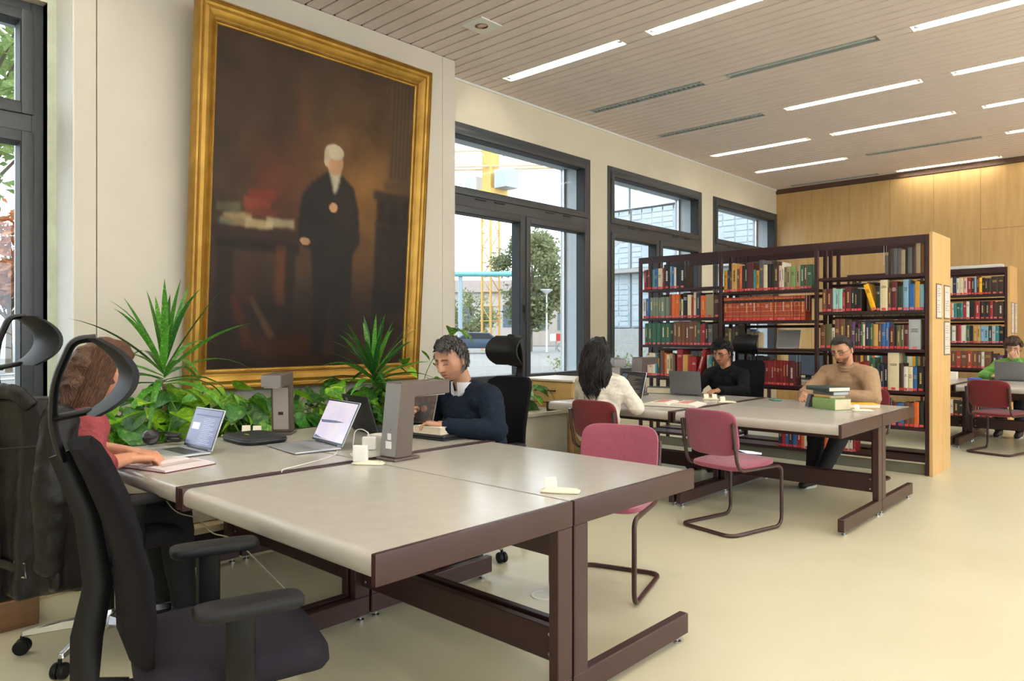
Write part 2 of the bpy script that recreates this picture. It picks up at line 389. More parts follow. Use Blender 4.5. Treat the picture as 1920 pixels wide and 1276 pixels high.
# ------------------------------------------------------------------ planter and sill furniture
TZ = 0.73
marble_m = pm('travertine', '#a79f90', 0.4, hex2='#c9c3b6', scale=2.2, stretch=(1, 1.0, 1.6), contrast=(0.35, 0.68), detail=12, bump=0.05, bscale=40, coat=0.1)
soil_m = pm('potting_soil', '#3a2c20', 0.95, var=0.3, scale=40, bump=0.6, bscale=90)
root = thing('planter', 'long stone clad planter bed below the painting and windows', 'planter', (0, 0, 0))
PX0, PX1, PY0, PY1, PZ = -5.43, -4.27, -1.3, 5.36, 0.61
y = PY0
g = MB()
while y < PY1-0.01:
    e = min(y+1.11, PY1); MB().box(PX1-0.03, PX1, y+0.0015, e-0.0015, 0.21, PZ-0.03).build('stone_slab', marble_m, root, bevel=0.002); 
    MB().box(PX1-0.16, PX1+0.015, y+0.0015, e-0.0015, PZ-0.027, PZ+0.005).build('coping_stone', marble_m, root, bevel=0.003); y = e
MB().box(PX0, PX1-0.03, PY1-0.03, PY1, 0.0, PZ-0.03).build('stone_slab', marble_m, root, bevel=0.002)
MB().box(PX0, PX1-0.16, PY1-0.16, PY1, PZ-0.027, PZ+0.005).build('coping_stone', marble_m, root, bevel=0.003)
MB().box(PX0, PX1-0.04, PY0, PY1-0.03, 0.0, PZ-0.10).build('planter_core', soil_m, root)
MB().box(PX0+0.01, PX1-0.165, PY0, PY1-0.17, PZ-0.10, PZ-0.06).build('soil', soil_m, root)
# low pine plinth with a dark gap along the foot of the planter
r2 = thing('plinth_box', 'low pine plinth with dark gaps along the foot of the planter', 'plinth', (0, 0, 0))
MB().box(PX1-0.03, PX1+0.10, PY0, 3.0, 0.165, 0.205).build('top_board', pale_wood_m, r2, bevel=0.003)
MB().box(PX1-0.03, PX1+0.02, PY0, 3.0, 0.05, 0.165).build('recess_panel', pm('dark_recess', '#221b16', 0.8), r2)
MB().box(PX1-0.03, PX1+0.08, PY0, 3.0, 0.0, 0.05).build('base_board', pale_wood_m, r2, bevel=0.003)
for yy in (0.55, 1.6, 2.6): MB().box(PX1+0.02, PX1+0.08, yy, yy+0.05, 0.05, 0.165).build('support_block', pale_wood_m, r2)
# open timber crate on the floor in front of it
cr = thing('crate', 'low brown wooden box on the floor under the leather jackets', 'crate', (-4.0, 0.72, 0))
brown_m = wood('brown_board', '#6b4a2c', '#83603c', (6, 0.6, 6)); 
MB().box(-0.16, 0.16, -0.5, 0.24, 0.0, 0.02).build('crate_floor', brown_m, cr); 
for s in (-1, 1): MB().box(s*0.16-0.01, s*0.16+0.01, -0.5, 0.24, 0.02, 0.13).build('crate_side', brown_m, cr, bevel=0.002)
for yy in (-0.49, 0.23): MB().box(-0.149, 0.149, yy-0.01, yy+0.01, 0.02, 0.13).build('crate_end', brown_m, cr, bevel=0.002)
# small cabinet beside the planter
cb_ = thing('drawer_cabinet', 'oak drawer cabinet with dark bar handle at the planter end', 'cabinet', (0, 0, 0))
MB().box(-4.90, -4.25, 5.42, 5.95, 0.0, 0.865).build('body', oakh_m, cb_, bevel=0.003)
MB().box(-4.92, -4.23, 5.39, 5.97, 0.865, 0.885).build('cabinet_top', pm('pale_top', '#d9d2c2', 0.4, var=0.02), cb_, bevel=0.003)
for z0, z1 in ((0.66, 0.855), (0.45, 0.65), (0.05, 0.44)):
    d = MB().box(-4.895, -4.255, 5.40, 5.42, z0, z1).build('drawer', oakh_m, cb_, bevel=0.002)
    MB().tube(fillet([(-4.70, 5.40, z1-0.08), (-4.70, 5.375, z1-0.08), (-4.45, 5.375, z1-0.08), (-4.45, 5.40, z1-0.08)], 0.01), 0.006, 8).build('handle', rubber_m, d)

# ------------------------------------------------------------------ desks
LD, WD = 1.235, 0.845
def make_desk(label, loc, rz):
    t = thing('reading_desk', label, 'desk', loc, rz, 'grey topped reading desks'); h = LD/2
    pr = [(0.003, 0.66), (0.003, TZ), (WD-0.03, TZ)] + [(WD-0.03+0.03*math.sin(a), TZ-0.03+0.03*math.cos(a)) for a in (0.4, 0.8, 1.2, 1.57)] + [(WD, 0.675), (WD-0.01, 0.663), (WD-0.08, 0.66)]
    MB().prism(pr, 'x', -h+0.022, h-0.022).build('tabletop', top_m, t, smooth=40)
    for s in (-1, 1):
        a, e = sorted((s*(h-0.022), s*(h-0.001)))
        fa = MB().box(a, e, 0.002, WD+0.004, 0.645, TZ+0.003).build('end_rail', maroon_m, t, bevel=0.004, seg=2)
        a, e = sorted((s*(h-0.045), s*(h-0.002)))
        MB().box(a, e, 0.003, 0.082, 0.115, 0.645).build('leg_post', maroon_m, t, bevel=0.003)
        f = MB().box(a, e, 0.003, 0.80, 0.028, 0.115).build('foot_beam', maroon_m, t, bevel=0.004)
        for yy in (0.04, 0.74):
            MB().lathe([(0.018, 0), (0.018, 0.008), (0.007, 0.010), (0.007, 0.03)], 10, M=TM(((a+e)/2, yy, 0))).build('levelling_foot', chrome_m, f)
        a, e = sorted((s*(h-0.045), s*(h-0.30)))
        MB().prism([(0.0, 0.0), (0.0, -0.13), (0.02, -0.13), (0.255, -0.03), (0.255, 0.0)], 'y', 0.03, 0.034, M=TM((a if s < 0 else e, 0, 0.658), rz=0) if s < 0 else TM((e, 0, 0.658)) @ Matrix.Scale(-1, 4, (1, 0, 0))).build('gusset', maroon_m, t)
    MB().box(-h+0.045, h-0.045, 0.012, 0.045, 0.165, 0.285).build('crossbar', maroon_m, t, bevel=0.003)
    MB().box(-h+0.045, h-0.045, 0.012, 0.030, 0.53, 0.658).build('apron', maroon_m, t, bevel=0.002)
    for s in (-1, 1):
        for zz in (0.19, 0.26): MB().lathe([(0.008, 0), (0.007, 0.004), (0.002, 0.005)], 8, M=TM((s*(h-0.07), 0.045, zz), rx=-PI/2)).build('bolt', chrome_m, t)
    return t
T1X, T1Y, T2X, T2Y = -1.58, 2.02, -1.63, 5.725
def cx(xe, i): return xe-LD/2-i*(LD+0.02)
d0 = make_desk('empty grey desk closest to the camera with a full maroon end', (cx(T1X, 0), T1Y-0.003, 0), PI)
dup(d0, (cx(T1X, 0), T1Y+0.003, 0), 0, 'grey desk end with a pop-up socket, before the pink chair', 'grey topped reading desks')
dup(d0, (cx(T1X, 1), T1Y-0.003, 0), PI, 'grey desk under the silver laptops and open notebook', 'grey topped reading desks')
dup(d0, (cx(T1X, 1), T1Y+0.003, 0), 0, 'grey desk where the man in navy reads', 'grey topped reading desks')
dup(d0, (cx(T2X, 0), T2Y-0.003, 0), PI, 'grey desk behind the tilted pink chair', 'grey topped reading desks')
dup(d0, (cx(T2X, 0), T2Y+0.003, 0), 0, 'grey desk carrying the book pile of the man in beige', 'grey topped reading desks')
dup(d0, (cx(T2X, 1), T2Y-0.003, 0), PI, 'grey desk where the long-haired woman types', 'grey topped reading desks')
dup(d0, (cx(T2X, 1), T2Y+0.003, 0), 0, 'grey desk of the man in the black sweater', 'grey topped reading desks')
T3X, T3Y = -0.75, 10.49
dup(d0, (cx(T3X, 0), T3Y-0.003, 0), PI, 'far desk behind the dark red chair, past the bookcase end', 'grey topped reading desks')
dup(d0, (cx(T3X, 0), T3Y+0.003, 0), 0, 'far desk in front of the person in green', 'grey topped reading desks')
dup(d0, (cx(T3X, 1), T3Y-0.003, 0), PI, 'far desk half hidden by the bookcase end, near side', 'grey topped reading desks')
dup(d0, (cx(T3X, 1), T3Y+0.003, 0), 0, 'far desk half hidden by the bookcase end, far side', 'grey topped reading desks')

# ------------------------------------------------------------------ cantilever chairs
pink_m = pm('pink_wool', '#8f4459', 0.85, var=0.10, scale=60, bump=0.15, bscale=400, sheen=0.3)
red_m = pm('red_wool', '#6d1620', 0.85, var=0.12, scale=60, bump=0.15, bscale=400, sheen=0.2)
tube_m = pm('brown_tube', '#3a211f', 0.3, var=0.05, spec=0.6)
def cushion(w_, d, t, nx=10, ny=10, crown=0.01, curve=0.0, rad=0.06):
    # rounded pad in x,y; thickness z, optional curve bending z with x
    def sup(a, p): return math.copysign(abs(math.cos(a))**p, math.cos(a)), math.copysign(abs(math.sin(a))**p, math.sin(a))
    rings = []; n = 40
    for k, (s, z) in enumerate(((0.02, -t*0.5), (0.6, -t*0.5), (0.93, -t*0.5), (0.985, -t*0.35), (1.0, 0), (0.985, t*0.35), (0.93, t*0.5), (0.6, t*0.5+crown*0.6), (0.02, t*0.5+crown))):
        ring = []
        for j in range(n):
            cx_, sy = sup(2*PI*j/n, 0.42); x = cx_*w_/2*s; y = sy*d/2*s
            ring.append((x, y, z + curve*(x/(w_/2))**2))
        rings.append(ring)
    return rings
def make_cchair(label, loc, rz, fabric, group):
    t = thing('cantilever_chair', label, 'chair', loc, rz, group)
    r = 0.0125; hw = 0.215
    # origin: floor under the seat centre; front is +y
    MB().loft(cushion(0.43, 0.44, 0.035, crown=0.012), M=TM((0, 0.01, 0.445), rx=math.radians(3))).build('seat', fabric, t, smooth=50)
    # backrest: curved pad, bends towards the sitter at its sides
    MB().loft(cushion(0.44, 0.31, 0.028, crown=0.004, curve=0.035), M=TM((0, -0.245, 0.665), rx=math.radians(-80)) @ Matrix.Rotation(PI, 4, 'Z')).build('backrest', fabric, t, smooth=50)
    pts = []
    for s in (-1, 1):
        up = [(s*hw, -0.262, 0.74), (s*hw, -0.235, 0.58), (s*hw, -0.20, 0.425), (s*hw, 0.215, 0.425), (s*hw, 0.25, 0.40), (s*hw, 0.25, 0.0135), (s*hw, -0.27, 0.0135)]
        pts.append(up)
    path = pts[0] + [tuple(p) for p in reversed(pts[1])]
    MB().tube(fillet(path, 0.07, 6), r, 10).build('tubular_frame', tube_m, t)
    for s in (-1, 1):
        MB().cb((s*(hw-0.002), -0.243, 0.655), (0.026, 0.014, 0.17), M=None).build('back_bracket', tube_m, t, bevel=0.004)
    MB().tube([(-hw, 0.05, 0.425), (hw, 0.05, 0.425)], 0.009, 8).build('cross_tube', tube_m, t)
    return t
gp = 'pink cantilever chairs'
cA = make_cchair('pink upholstered cantilever chair tucked behind the nearest table, seat under its top', (-2.23, 3.13, 0), math.radians(198), pink_m, gp)
dup(cA, (-2.30, 4.70, 0), math.radians(-13), 'pink upholstered cantilever chair standing free, turned beside the second table', gp)
gr_ = 'dark red cantilever chairs'
cR = make_cchair('dark red cantilever chair the long-haired woman sits on', (-3.31, 4.72, 0), math.radians(-4), red_m, gr_)
dup(cR, (-2.20, 6.95, 0), PI, 'dark red cantilever chair under the man in beige', gr_)
dup(cR, (-1.55, 9.63, 0), math.radians(-14), 'dark red cantilever chair standing empty at the far right table', gr_)
# arm pads of the woman's chair
arm = bpy.data.objects

# ------------------------------------------------------------------ swivel chairs
mesh_m = pm('charcoal_mesh', '#121116', 0.85, var=0.2, scale=200, bump=0.3, bscale=700, spec=0.15)
seatf_m = pm('charcoal_seat', '#211f28', 0.85, var=0.12, scale=120, bump=0.2, bscale=500, spec=0.2)
plast_m = pm('black_plastic', '#0b0c0e', 0.45, var=0.08, scale=20, spec=0.25)
padp_m = pm('grey_pad', '#141518', 0.5, var=0.06, spec=0.28)
def make_swivel(label, loc, rz, group, arms=True, head=0.0):
    t = thing('office_chair', label, 'office chair', loc, rz, group)
    # five star base and castors
    hub = MB().lathe([(0.035, 0.075), (0.04, 0.09), (0.035, 0.14), (0.028, 0.16)], 16).build('base_hub', chrome_m, t)
    for k in range(5):
        a = 2*PI*k/5+0.35; c, s = math.cos(a), math.sin(a); g = MB(); rings = []
        for d, wd, z, h in ((0.03, 0.022, 0.115, 0.022), (0.16, 0.018, 0.105, 0.018), (0.31, 0.014, 0.085, 0.012)):
            rings.append([(d*c - s*x, d*s + c*x, z+y) for x, y in ((-wd, -h), (wd, -h), (wd*0.7, h), (-wd*0.7, h))])
        g.loft(rings); leg = g.build('base_arm', chrome_m, t, bevel=0.004)
        cg = MB(); px, py = 0.31*c, 0.31*s
        cg.lathe([(0.008, 0.075), (0.008, 0.05)], 8, M=TM((px, py, 0)))
        for q in (-1, 1): cg.lathe([(0.028, -0.011), (0.031, -0.006), (0.031, 0.006), (0.028, 0.011)], 16, M=TM((px-s*0.014*q, py+c*0.014*q, 0.0315)) @ Euler((PI/2, 0, a)).to_matrix().to_4x4())
        cg.build('castor', plast_m, leg)
    MB().lathe([(0.03, 0.14), (0.03, 0.24), (0.02, 0.241), (0.02, 0.38)], 16).build('gas_lift', plast_m, t)
    g = MB(); g.box(-0.09, 0.09, -0.14, 0.12, 0.37, 0.425); g.box(-0.035, 0.035, -0.30, -0.12, 0.375, 0.41); g.build('mechanism', plast_m, t, bevel=0.015, seg=2)
    # seat with waterfall front
    n = 30; rings = []
    def ring(sx, sy, z, yo=0.0):
        o = []
        for j in range(n*2):
            a = PI*j/n; ca, sa = math.cos(a), math.sin(a)
            x = math.copysign(abs(ca)**0.5, ca)*0.245*sx; y = math.copysign(abs(sa)**0.5, sa)*0.245*sy+yo
            drop = max(0, y-0.12)**2*2.2
            o.append((x, y+0.02, z-drop))
        return o
    MB().loft([ring(0.8, 0.8, 0.428), ring(0.95, 0.95, 0.432), ring(1, 1, 0.455), ring(0.99, 0.99, 0.485), ring(0.93, 0.93, 0.502), ring(0.6, 0.6, 0.506), ring(0.05, 0.05, 0.505)]).build('seat', seatf_m, t, smooth=60)
    # backrest: tall tapered pad with lumbar curve, drawn as a loft over height
    rings = []; fr = []
    prof = [(0.50, -0.215, 0.17), (0.56, -0.235, 0.215), (0.64, -0.238, 0.232), (0.74, -0.245, 0.232), (0.86, -0.275, 0.222), (0.97, -0.315, 0.205), (1.02, -0.335, 0.185), (1.045, -0.345, 0.14)]
    for z, y, hw in prof:
        o = []
        for j in range(24):
            a = 2*PI*j/24; ca, sa = math.cos(a), math.sin(a)
            x = math.copysign(abs(ca)**0.55, ca)*hw; yy = math.copysign(abs(sa)**0.7, sa)*0.024
            o.append((x, y+yy+0.05*(x/0.23)**2, z))
        rings.append(o)
    MB().loft(rings).build('backrest', mesh_m, t, smooth=60)
    # spine carrying the back
    MB().tube([(0, -0.24, 0.39), (0, -0.33, 0.42), (0, -0.325, 0.55), (0, -0.30, 0.68), (0, -0.325, 0.86), (0, -0.385, 1.02)], [0.024, 0.026, 0.026, 0.024, 0.020, 0.016], 10, sq=(0.75, 1.5)).build('back_spine', plast_m, t)
    if arms:
        for s in (-1, 1):
            ag = MB().tube([(s*0.10, 0.0, 0.41), (s*0.27, 0.0, 0.415), (s*0.285, 0.0, 0.45), (s*0.285, 0.0, 0.64)], [0.022, 0.022, 0.026, 0.026], 10, sq=(1.35, 0.8)).build('arm_post', plast_m, t)
            MB().loft(cushion(0.095, 0.26, 0.028, crown=0.004), M=TM((s*0.285, 0.02, 0.655))).build('arm_pad', padp_m, ag, smooth=50)
    # headrest: forward-bowed band on a yoke
    g = MB(); rings = []
    for k in range(13):
        u = -1+2*k/12; zz = 1.215+head+0.095*u; yb = -0.315+0.075*(1-u*u); hw = 0.135-0.02*u*u*u*u
        o = []
        for j in range(11): x = -hw+2*hw*j/10; o.append((x, yb+0.03*(x/0.14)**2, zz))
        for j in range(11): x = hw-2*hw*j/10; o.append((x, yb-0.014+0.03*(x/0.14)**2, zz))
        rings.append(o)
    g.loft(rings); g.build('headrest', padp_m, t, smooth=50)
    y0 = -0.345
    MB().tube(fillet([(0, y0-0.03, 1.0), (0, y0-0.055, 1.09+head), (0, y0-0.05, 1.2+head), (0, y0-0.01, 1.305+head), (0, y0+0.04, 1.31+head)], 0.04), [0.016]*22 if False else 0.014, 8, sq=(0.75, 2.0)).build('headrest_yoke', plast_m, t)
    MB().tube([(0, y0-0.05, 1.11+head), (0, y0+0.03, 1.125+head)], 0.012, 8, sq=(2.6, 0.8)).build('headrest_clamp', plast_m, t)
    return t
gs = 'black office chairs with headrests'
sw = make_swivel('empty black office chair closest to the camera, charcoal seat', (-1.96, 0.93, 0), math.radians(-17), gs)
make_swivel('black office chair with leather jackets over its back, far left', (-3.37, 1.09, 0), math.radians(4), gs, head=0.08)
dup(sw, (-3.20, 3.12, 0), math.radians(180), 'black office chair under the man in the navy sweater', gs)
dup(sw, (-3.42, 7.02, 0), math.radians(176), 'black office chair under the man in the black sweater', gs)
# ------------------------------------------------------------------ the large framed painting
PW, PH, TILT = 2.17, 2.86, math.radians(4.2)
pt = thing('framed_painting', 'huge dark portrait painting in a wide gilt frame leaning from the wall', 'painting', (-5.425, 2.265, 0.895)); pt.rotation_euler = (0, TILT, 0)
gold_m = pm('gilt', '#8f691f', 0.38, 0.55, hex2='#b8913f', scale=5, contrast=(0.3, 0.75), detail=8, bump=0.12, bscale=45)
gold_dark_m = pm('worn_gilt', '#7a4c14', 0.5, 0.4, var=0.3, scale=20)
FWd = 0.165
prof = [(0.0, 0.0), (0.0, 0.085), (0.006, 0.10), (0.018, 0.105), (0.028, 0.098), (0.034, 0.085), (0.05, 0.078), (0.075, 0.085), (0.10, 0.075), (0.115, 0.058), (0.128, 0.052), (0.132, 0.060), (0.142, 0.060), (0.148, 0.046), (0.158, 0.042), (0.165, 0.030), (0.165, 0.0)]
def corner(i, p, d):
    y = p if i in (0, 3) else PW-p; z = p if i in (0, 1) else PH-p
    return (d, y, z)
for i in range(4):
    j = (i+1) % 4
    g = MB(); g.loft([[corner(i, p, d) for p, d in prof], [corner(j, p, d) for p, d in prof]])
    o = g.build('frame_rail', gold_m, pt, smooth=28)
    bead = MB(); bead.tube([corner(i, 0.137, 0.060), corner(j, 0.137, 0.060)], 0.0035, 6); bead.tube([corner(i, 0.022, 0.1045), corner(j, 0.022, 0.1045)], 0.004, 6); bead.build('frame_bead', gold_dark_m, o)
def canvas():
    nx, ny = 170, 225; W0, H0 = PW-2*FWd+0.02, PH-2*FWd+0.02
    S, T = np.meshgrid(np.linspace(0, 1, nx), np.linspace(0, 1, ny)); rng = np.random.RandomState(4)
    def C(h): return np.array(lin(h))
    img = np.zeros((ny, nx, 3)) + C('#3b2b1c')
    nz = np.zeros((ny, nx))
    for a in range(ny):
        for c in range(nx):
            nz[a, c] = mnoise.fractal(Vector((S[a, c]*7, T[a, c]*9, 1.7)), 1.0, 2.0, 4)
    def mix(mask, col, k=1.0):
        nonlocal img
        m = np.clip(mask*k, 0, 1)[..., None]; img = img*(1-m)+C(col)*m
    def g2(s, t, a, b2): return np.exp(-((S-s)/a)**2-((T-t)/b2)**2)
    def rect(s0, s1, t0, t1, soft=0.008): 
        sg = lambda v: 1/(1+np.exp(-np.clip(v/soft*2, -40, 40)))
        return sg(S-s0+nz*0.006)*sg(s1-S+nz*0.006)*sg(T-t0+nz*0.006)*sg(t1-T+nz*0.006)
    def ellm(s, t, a, b2, soft=0.15): 
        r = np.sqrt(((S-s+nz*0.004)/a)**2+((T-t+nz*0.004)/b2)**2); return np.clip((1-r)/soft+0.5, 0, 1)
    def poly(pts, soft=0.006):
        m = np.zeros_like(S, bool); n = len(pts)
        for i in range(n):
            (x0, y0), (x1, y1) = pts[i], pts[(i+1) % n]
            c = ((y0 > T) != (y1 > T)) & (S < (x1-x0)*(T-y0)/((y1-y0) or 1e-9)+x0); m ^= c
        m = m.astype(float)
        for _ in range(2): m = (m+np.roll(m, 1, 0)+np.roll(m, -1, 0)+np.roll(m, 1, 1)+np.roll(m, -1, 1))/5
        return m
    mix(g2(0.70, 0.42, 0.26, 0.22), '#7c5626', 0.85); mix(g2(0.40, 0.45, 0.15, 0.15), '#4a2c18', 0.7)
    mix(g2(0.26, 0.42, 0.10, 0.13), '#532413', 0.7); mix(g2(0.40, 0.33, 0.03, 0.2), '#5c3418', 0.6)
    mix(rect(0, 1, 0.74, 1.05, 0.06), '#1d120d', 0.9); mix(g2(0.6, 0.93, 0.5, 0.04), '#3d2114', 0.7)
    # column and carved cabinet on the right
    mix(rect(0.86, 0.985, 0.0, 0.36), '#4b3a27', 0.75)
    for i in range(5): mix(rect(0.875+i*0.022, 0.884+i*0.022, 0.0, 0.34, 0.003), '#2c2117', 0.6)
    mix(rect(0.84, 1.0, 0.36, 0.385), '#4a3824', 0.9); mix(rect(0.80, 1.0, 0.40, 0.82), '#19130f', 0.92); mix(rect(0.78, 1.0, 0.395, 0.425), '#2a2018', 0.95); mix(rect(0.79, 1.0, 0.50, 0.515), '#33281c', 0.7)
    for q in (0.84, 0.92): mix(rect(q, q+0.045, 0.43, 0.48), '#2f2417', 0.8); mix(rect(q, q+0.045, 0.53, 0.74), '#241a12', 0.8)
    # writing table with books, left
    mix(rect(0.0, 0.40, 0.565, 0.60), '#2b1a10', 0.95); mix(rect(0.02, 0.40, 0.60, 0.64), '#1a100b', 0.95); mix(rect(0.03, 0.10, 0.64, 0.90), '#1d120c', 0.9); mix(rect(0.33, 0.38, 0.64, 0.86), '#1d120c', 0.9)
    mix(rect(0.12, 0.22, 0.66, 0.80), '#3b1c10', 0.5); mix(rect(0.29, 0.33, 0.62, 0.80), '#5a3015', 0.6)
    for s0, s1, t0, t1, c in ((0.04, 0.15, 0.545, 0.565, '#8c7b58'), (0.05, 0.17, 0.53, 0.545, '#a08c63'), (0.02, 0.12, 0.50, 0.53, '#5f5a45'), (0.15, 0.29, 0.505, 0.53, '#6b2c1c'), (0.14, 0.26, 0.48, 0.505, '#7a3320'), (0.16, 0.28, 0.455, 0.48, '#6b2418'), (0.15, 0.27, 0.545, 0.565, '#a8966c'), (0.24, 0.37, 0.53, 0.56, '#b3a682'), (0.03, 0.09, 0.555, 0.567, '#4a5a48')): mix(rect(s0, s1, t0, t1, 0.004), c, 0.62)
    mix(poly([(0.09, 0.78), (0.115, 0.77), (0.2, 0.93), (0.16, 0.94)]), '#46200f', 0.6); mix(poly([(0.17, 0.78), (0.19, 0.78), (0.30, 0.90), (0.27, 0.91)]), '#4f3a20', 0.8)
    # a plain standing figure in a dark coat
    mix(poly([(0.40, 0.45), (0.45, 0.40), (0.52, 0.36), (0.60, 0.36), (0.67, 0.40), (0.70, 0.47), (0.715, 0.58), (0.68, 0.62), (0.675, 0.80), (0.655, 0.97), (0.60, 0.98), (0.575, 0.80), (0.555, 0.80), (0.53, 0.97), (0.475, 0.96), (0.48, 0.80), (0.455, 0.62), (0.40, 0.60), (0.385, 0.56)]), '#1a1512', 0.96)
    mix(poly([(0.535, 0.355), (0.595, 0.355), (0.58, 0.41), (0.565, 0.43), (0.555, 0.40)]), '#b9ad96', 0.9)
    mix(ellm(0.562, 0.325, 0.042, 0.042), '#b08864', 1); mix(ellm(0.558, 0.292, 0.048, 0.024), '#b5a98f', 0.95); mix(ellm(0.520, 0.315, 0.014, 0.03), '#a89b82', 0.9)
    mix(ellm(0.565, 0.475, 0.022, 0.016), '#a87f5c', 1); mix(ellm(0.425, 0.592, 0.024, 0.012), '#a87f5c', 1)
    img = img*(1+0.35*nz[..., None])
    img = np.clip(img*0.9, 0, 1)
    V = np.stack([np.full(S.shape, 0.034), FWd-0.01+S*W0, PH-FWd+0.01-T*H0], -1).reshape(-1, 3)
    idx = np.arange(nx*ny).reshape(ny, nx); F = np.stack([idx[:-1, :-1], idx[1:, :-1], idx[1:, 1:], idx[:-1, 1:]], -1).reshape(-1, 4)
    me = bpy.data.meshes.new('canvas'); me.from_pydata(V.tolist(), [], F.tolist())
    at = me.color_attributes.new('Col', 'FLOAT_COLOR', 'POINT'); col = np.ones((nx*ny, 4), np.float32); col[:, :3] = img.reshape(-1, 3); at.data.foreach_set('color', col.ravel())
    return me
obj('canvas', canvas(), attr_mat('varnished_oil', 0.45, bump=0.1, bscale=60, spec=0.2), pt)
MB().box(0.0, 0.03, 0.10, PW-0.10, 0.10, PH-0.10).build('stretcher', pm('stretcher_wood', '#5d4a33', 0.8), pt)

# ------------------------------------------------------------------ bookcases
def make_bookcase(label, xs, y0, depth, zt, shelves, loc=(0, 0, 0)):
    t = thing('bookcase', label, 'bookcase', loc)
    sd = 0.27
    for i, x in enumerate(xs):
        for yy in (y0, y0+sd-0.03, y0+depth-sd, y0+depth-0.035):
            if i == len(xs)-1 and yy != y0: continue
            MB().box(x-0.018, x+0.018, yy, yy+0.035, 0, zt).build('upright', shelf_m, t, bevel=0.002)
    for i in range(len(xs)-1):
        a, e = xs[i]+0.019, xs[i+1]-0.019
        MB().box(a, e, y0, y0+0.02, zt-0.075, zt).build('top_rail', shelf_m, t, bevel=0.002)
        MB().box(a, e, y0+depth-0.02, y0+depth, zt-0.075, zt).build('top_rail', shelf_m, t, bevel=0.002)
        MB().box(a, e, y0+0.02, y0+depth-0.02, zt-0.012, zt-0.002).build('top_panel', shelf_m, t) if False else None
        for z in shelves[i]:
            g = MB(); g.box(a, e, y0+0.004, y0+sd, z-0.03, z); sh = g.build('shelf', shelf_m, t, bevel=0.003)
            zb = z-0.045 if z > 0.3 else z
            MB().box(a, e, y0+depth-sd, y0+depth-0.004, zb-0.03, zb).build('shelf', shelf_m, t, bevel=0.003)
        MB().box(a, e, y0+0.03, y0+0.045, 0, 0.10).build('kick_plate', pm('kick_grey', '#6d6b5c', 0.5), t)
    x = xs[-1]
    for ya, ye in ((y0-0.005, y0+0.36), (y0+0.363, y0+depth+0.005)):
        MB().box(x+0.018, x+0.048, ya, ye, 0.0, zt+0.02).build('end_panel', oakv_m, t, bevel=0.002)
    MB().box(x-0.018, x+0.018, y0+depth-0.035, y0+depth, 0, zt).build('upright', shelf_m, t, bevel=0.002)
    return t
BY = 7.58; bx = [-4.91, -3.85, -2.79, -1.775]
S1 = [[1.86, 1.51, 1.19, 0.82, 0.16], [1.79, 1.465, 1.165, 0.775, 0.13], [1.89, 1.545, 1.175, 0.78, 0.44, 0.15]]
make_bookcase('open double-sided maroon bookcase with oak end between the reading tables', bx, BY, 0.67, 2.25, S1)
BY2 = 12.4; bx2 = [-4.05, -2.98, -1.90]
S2 = [[1.90, 1.54, 1.19, 0.82, 0.11], [1.90, 1.54, 1.19, 0.82, 0.11]]
make_bookcase('rear maroon bookcase with oak end in front of the oak wall', bx2, BY2, 0.6, 2.28, S2)
tag(MB().box(-2.98, -1.95, 12.45, 12.6, 2.285, 2.33).build('light_strip', white_m, bevel=0.004), 'long white strip lying on top of the rear bookcase', 'strip')
PAL = {'r': ('red', '#9b2327'), 'n': ('navy', '#1f2b45'), 'b': ('blue', '#2f63a0'), 'l': ('light blue', '#7fa9c4'), 'g': ('green', '#2f5d47'), 'G': ('light green', '#7c9a5c'), 't': ('teal', '#2a7f86'), 'k': ('black', '#1c1b1d'), 'y': ('mustard', '#c9962c'), 'Y': ('yellow', '#f0b414'), 'o': ('orange', '#d2622a'), 'w': ('white', '#dcd8cc'), 'c': ('cream', '#d8cca8'), 'm': ('maroon', '#5a1f25'), 'u': ('brown', '#6a4532'), 'v': ('dark brown', '#3d2a20'), 'e': ('grey', '#55585a'), 'a': ('tan', '#c39a55'), 's': ('rust red', '#a03f26'), 'p': ('purple', '#5b3a63'), 'q': ('pale pink', '#d9b7b2'), 'i': ('olive', '#5d5a3c'), 'h': ('khaki', '#97886a'), 'd': ('dark green', '#1f332a'), 'j': ('pale teal', '#9cc9c4'), 'f': ('grey green', '#74826f'), 'x': ('dark red', '#7e1c1c'), 'z': ('silver', '#aab2b4')}
page_m = pm('paper_edge', '#d9cdb0', 0.85, var=0.1, scale=60, stretch=(8, 1, 0.3))
label_m = pm('red_shelf_label', '#cf3f3d', 0.6, var=0.05)
pinklabel_m = pm('pink_shelf_label', '#d8646c', 0.6, var=0.05)
gilt_t = pm('gilt_title', '#c9ab6a', 0.5); white_t = pm('white_title', '#d9d6cc', 0.6); black_t = pm('black_title', '#1e1b1a', 0.5)
ORD = 'first second third fourth fifth sixth seventh eighth ninth tenth eleventh twelfth thirteenth fourteenth fifteenth sixteenth seventeenth eighteenth nineteenth twentieth twenty-first twenty-second twenty-third twenty-fourth twenty-fifth twenty-sixth twenty-seventh twenty-eighth twenty-ninth thirtieth'.split()
rb = random.Random(11)
def cover_mat(k): return pm('cover_'+PAL[k][0].replace(' ', '_'), PAL[k][1], 0.5, var=0.07, scale=15, bump=0.05, bscale=150)
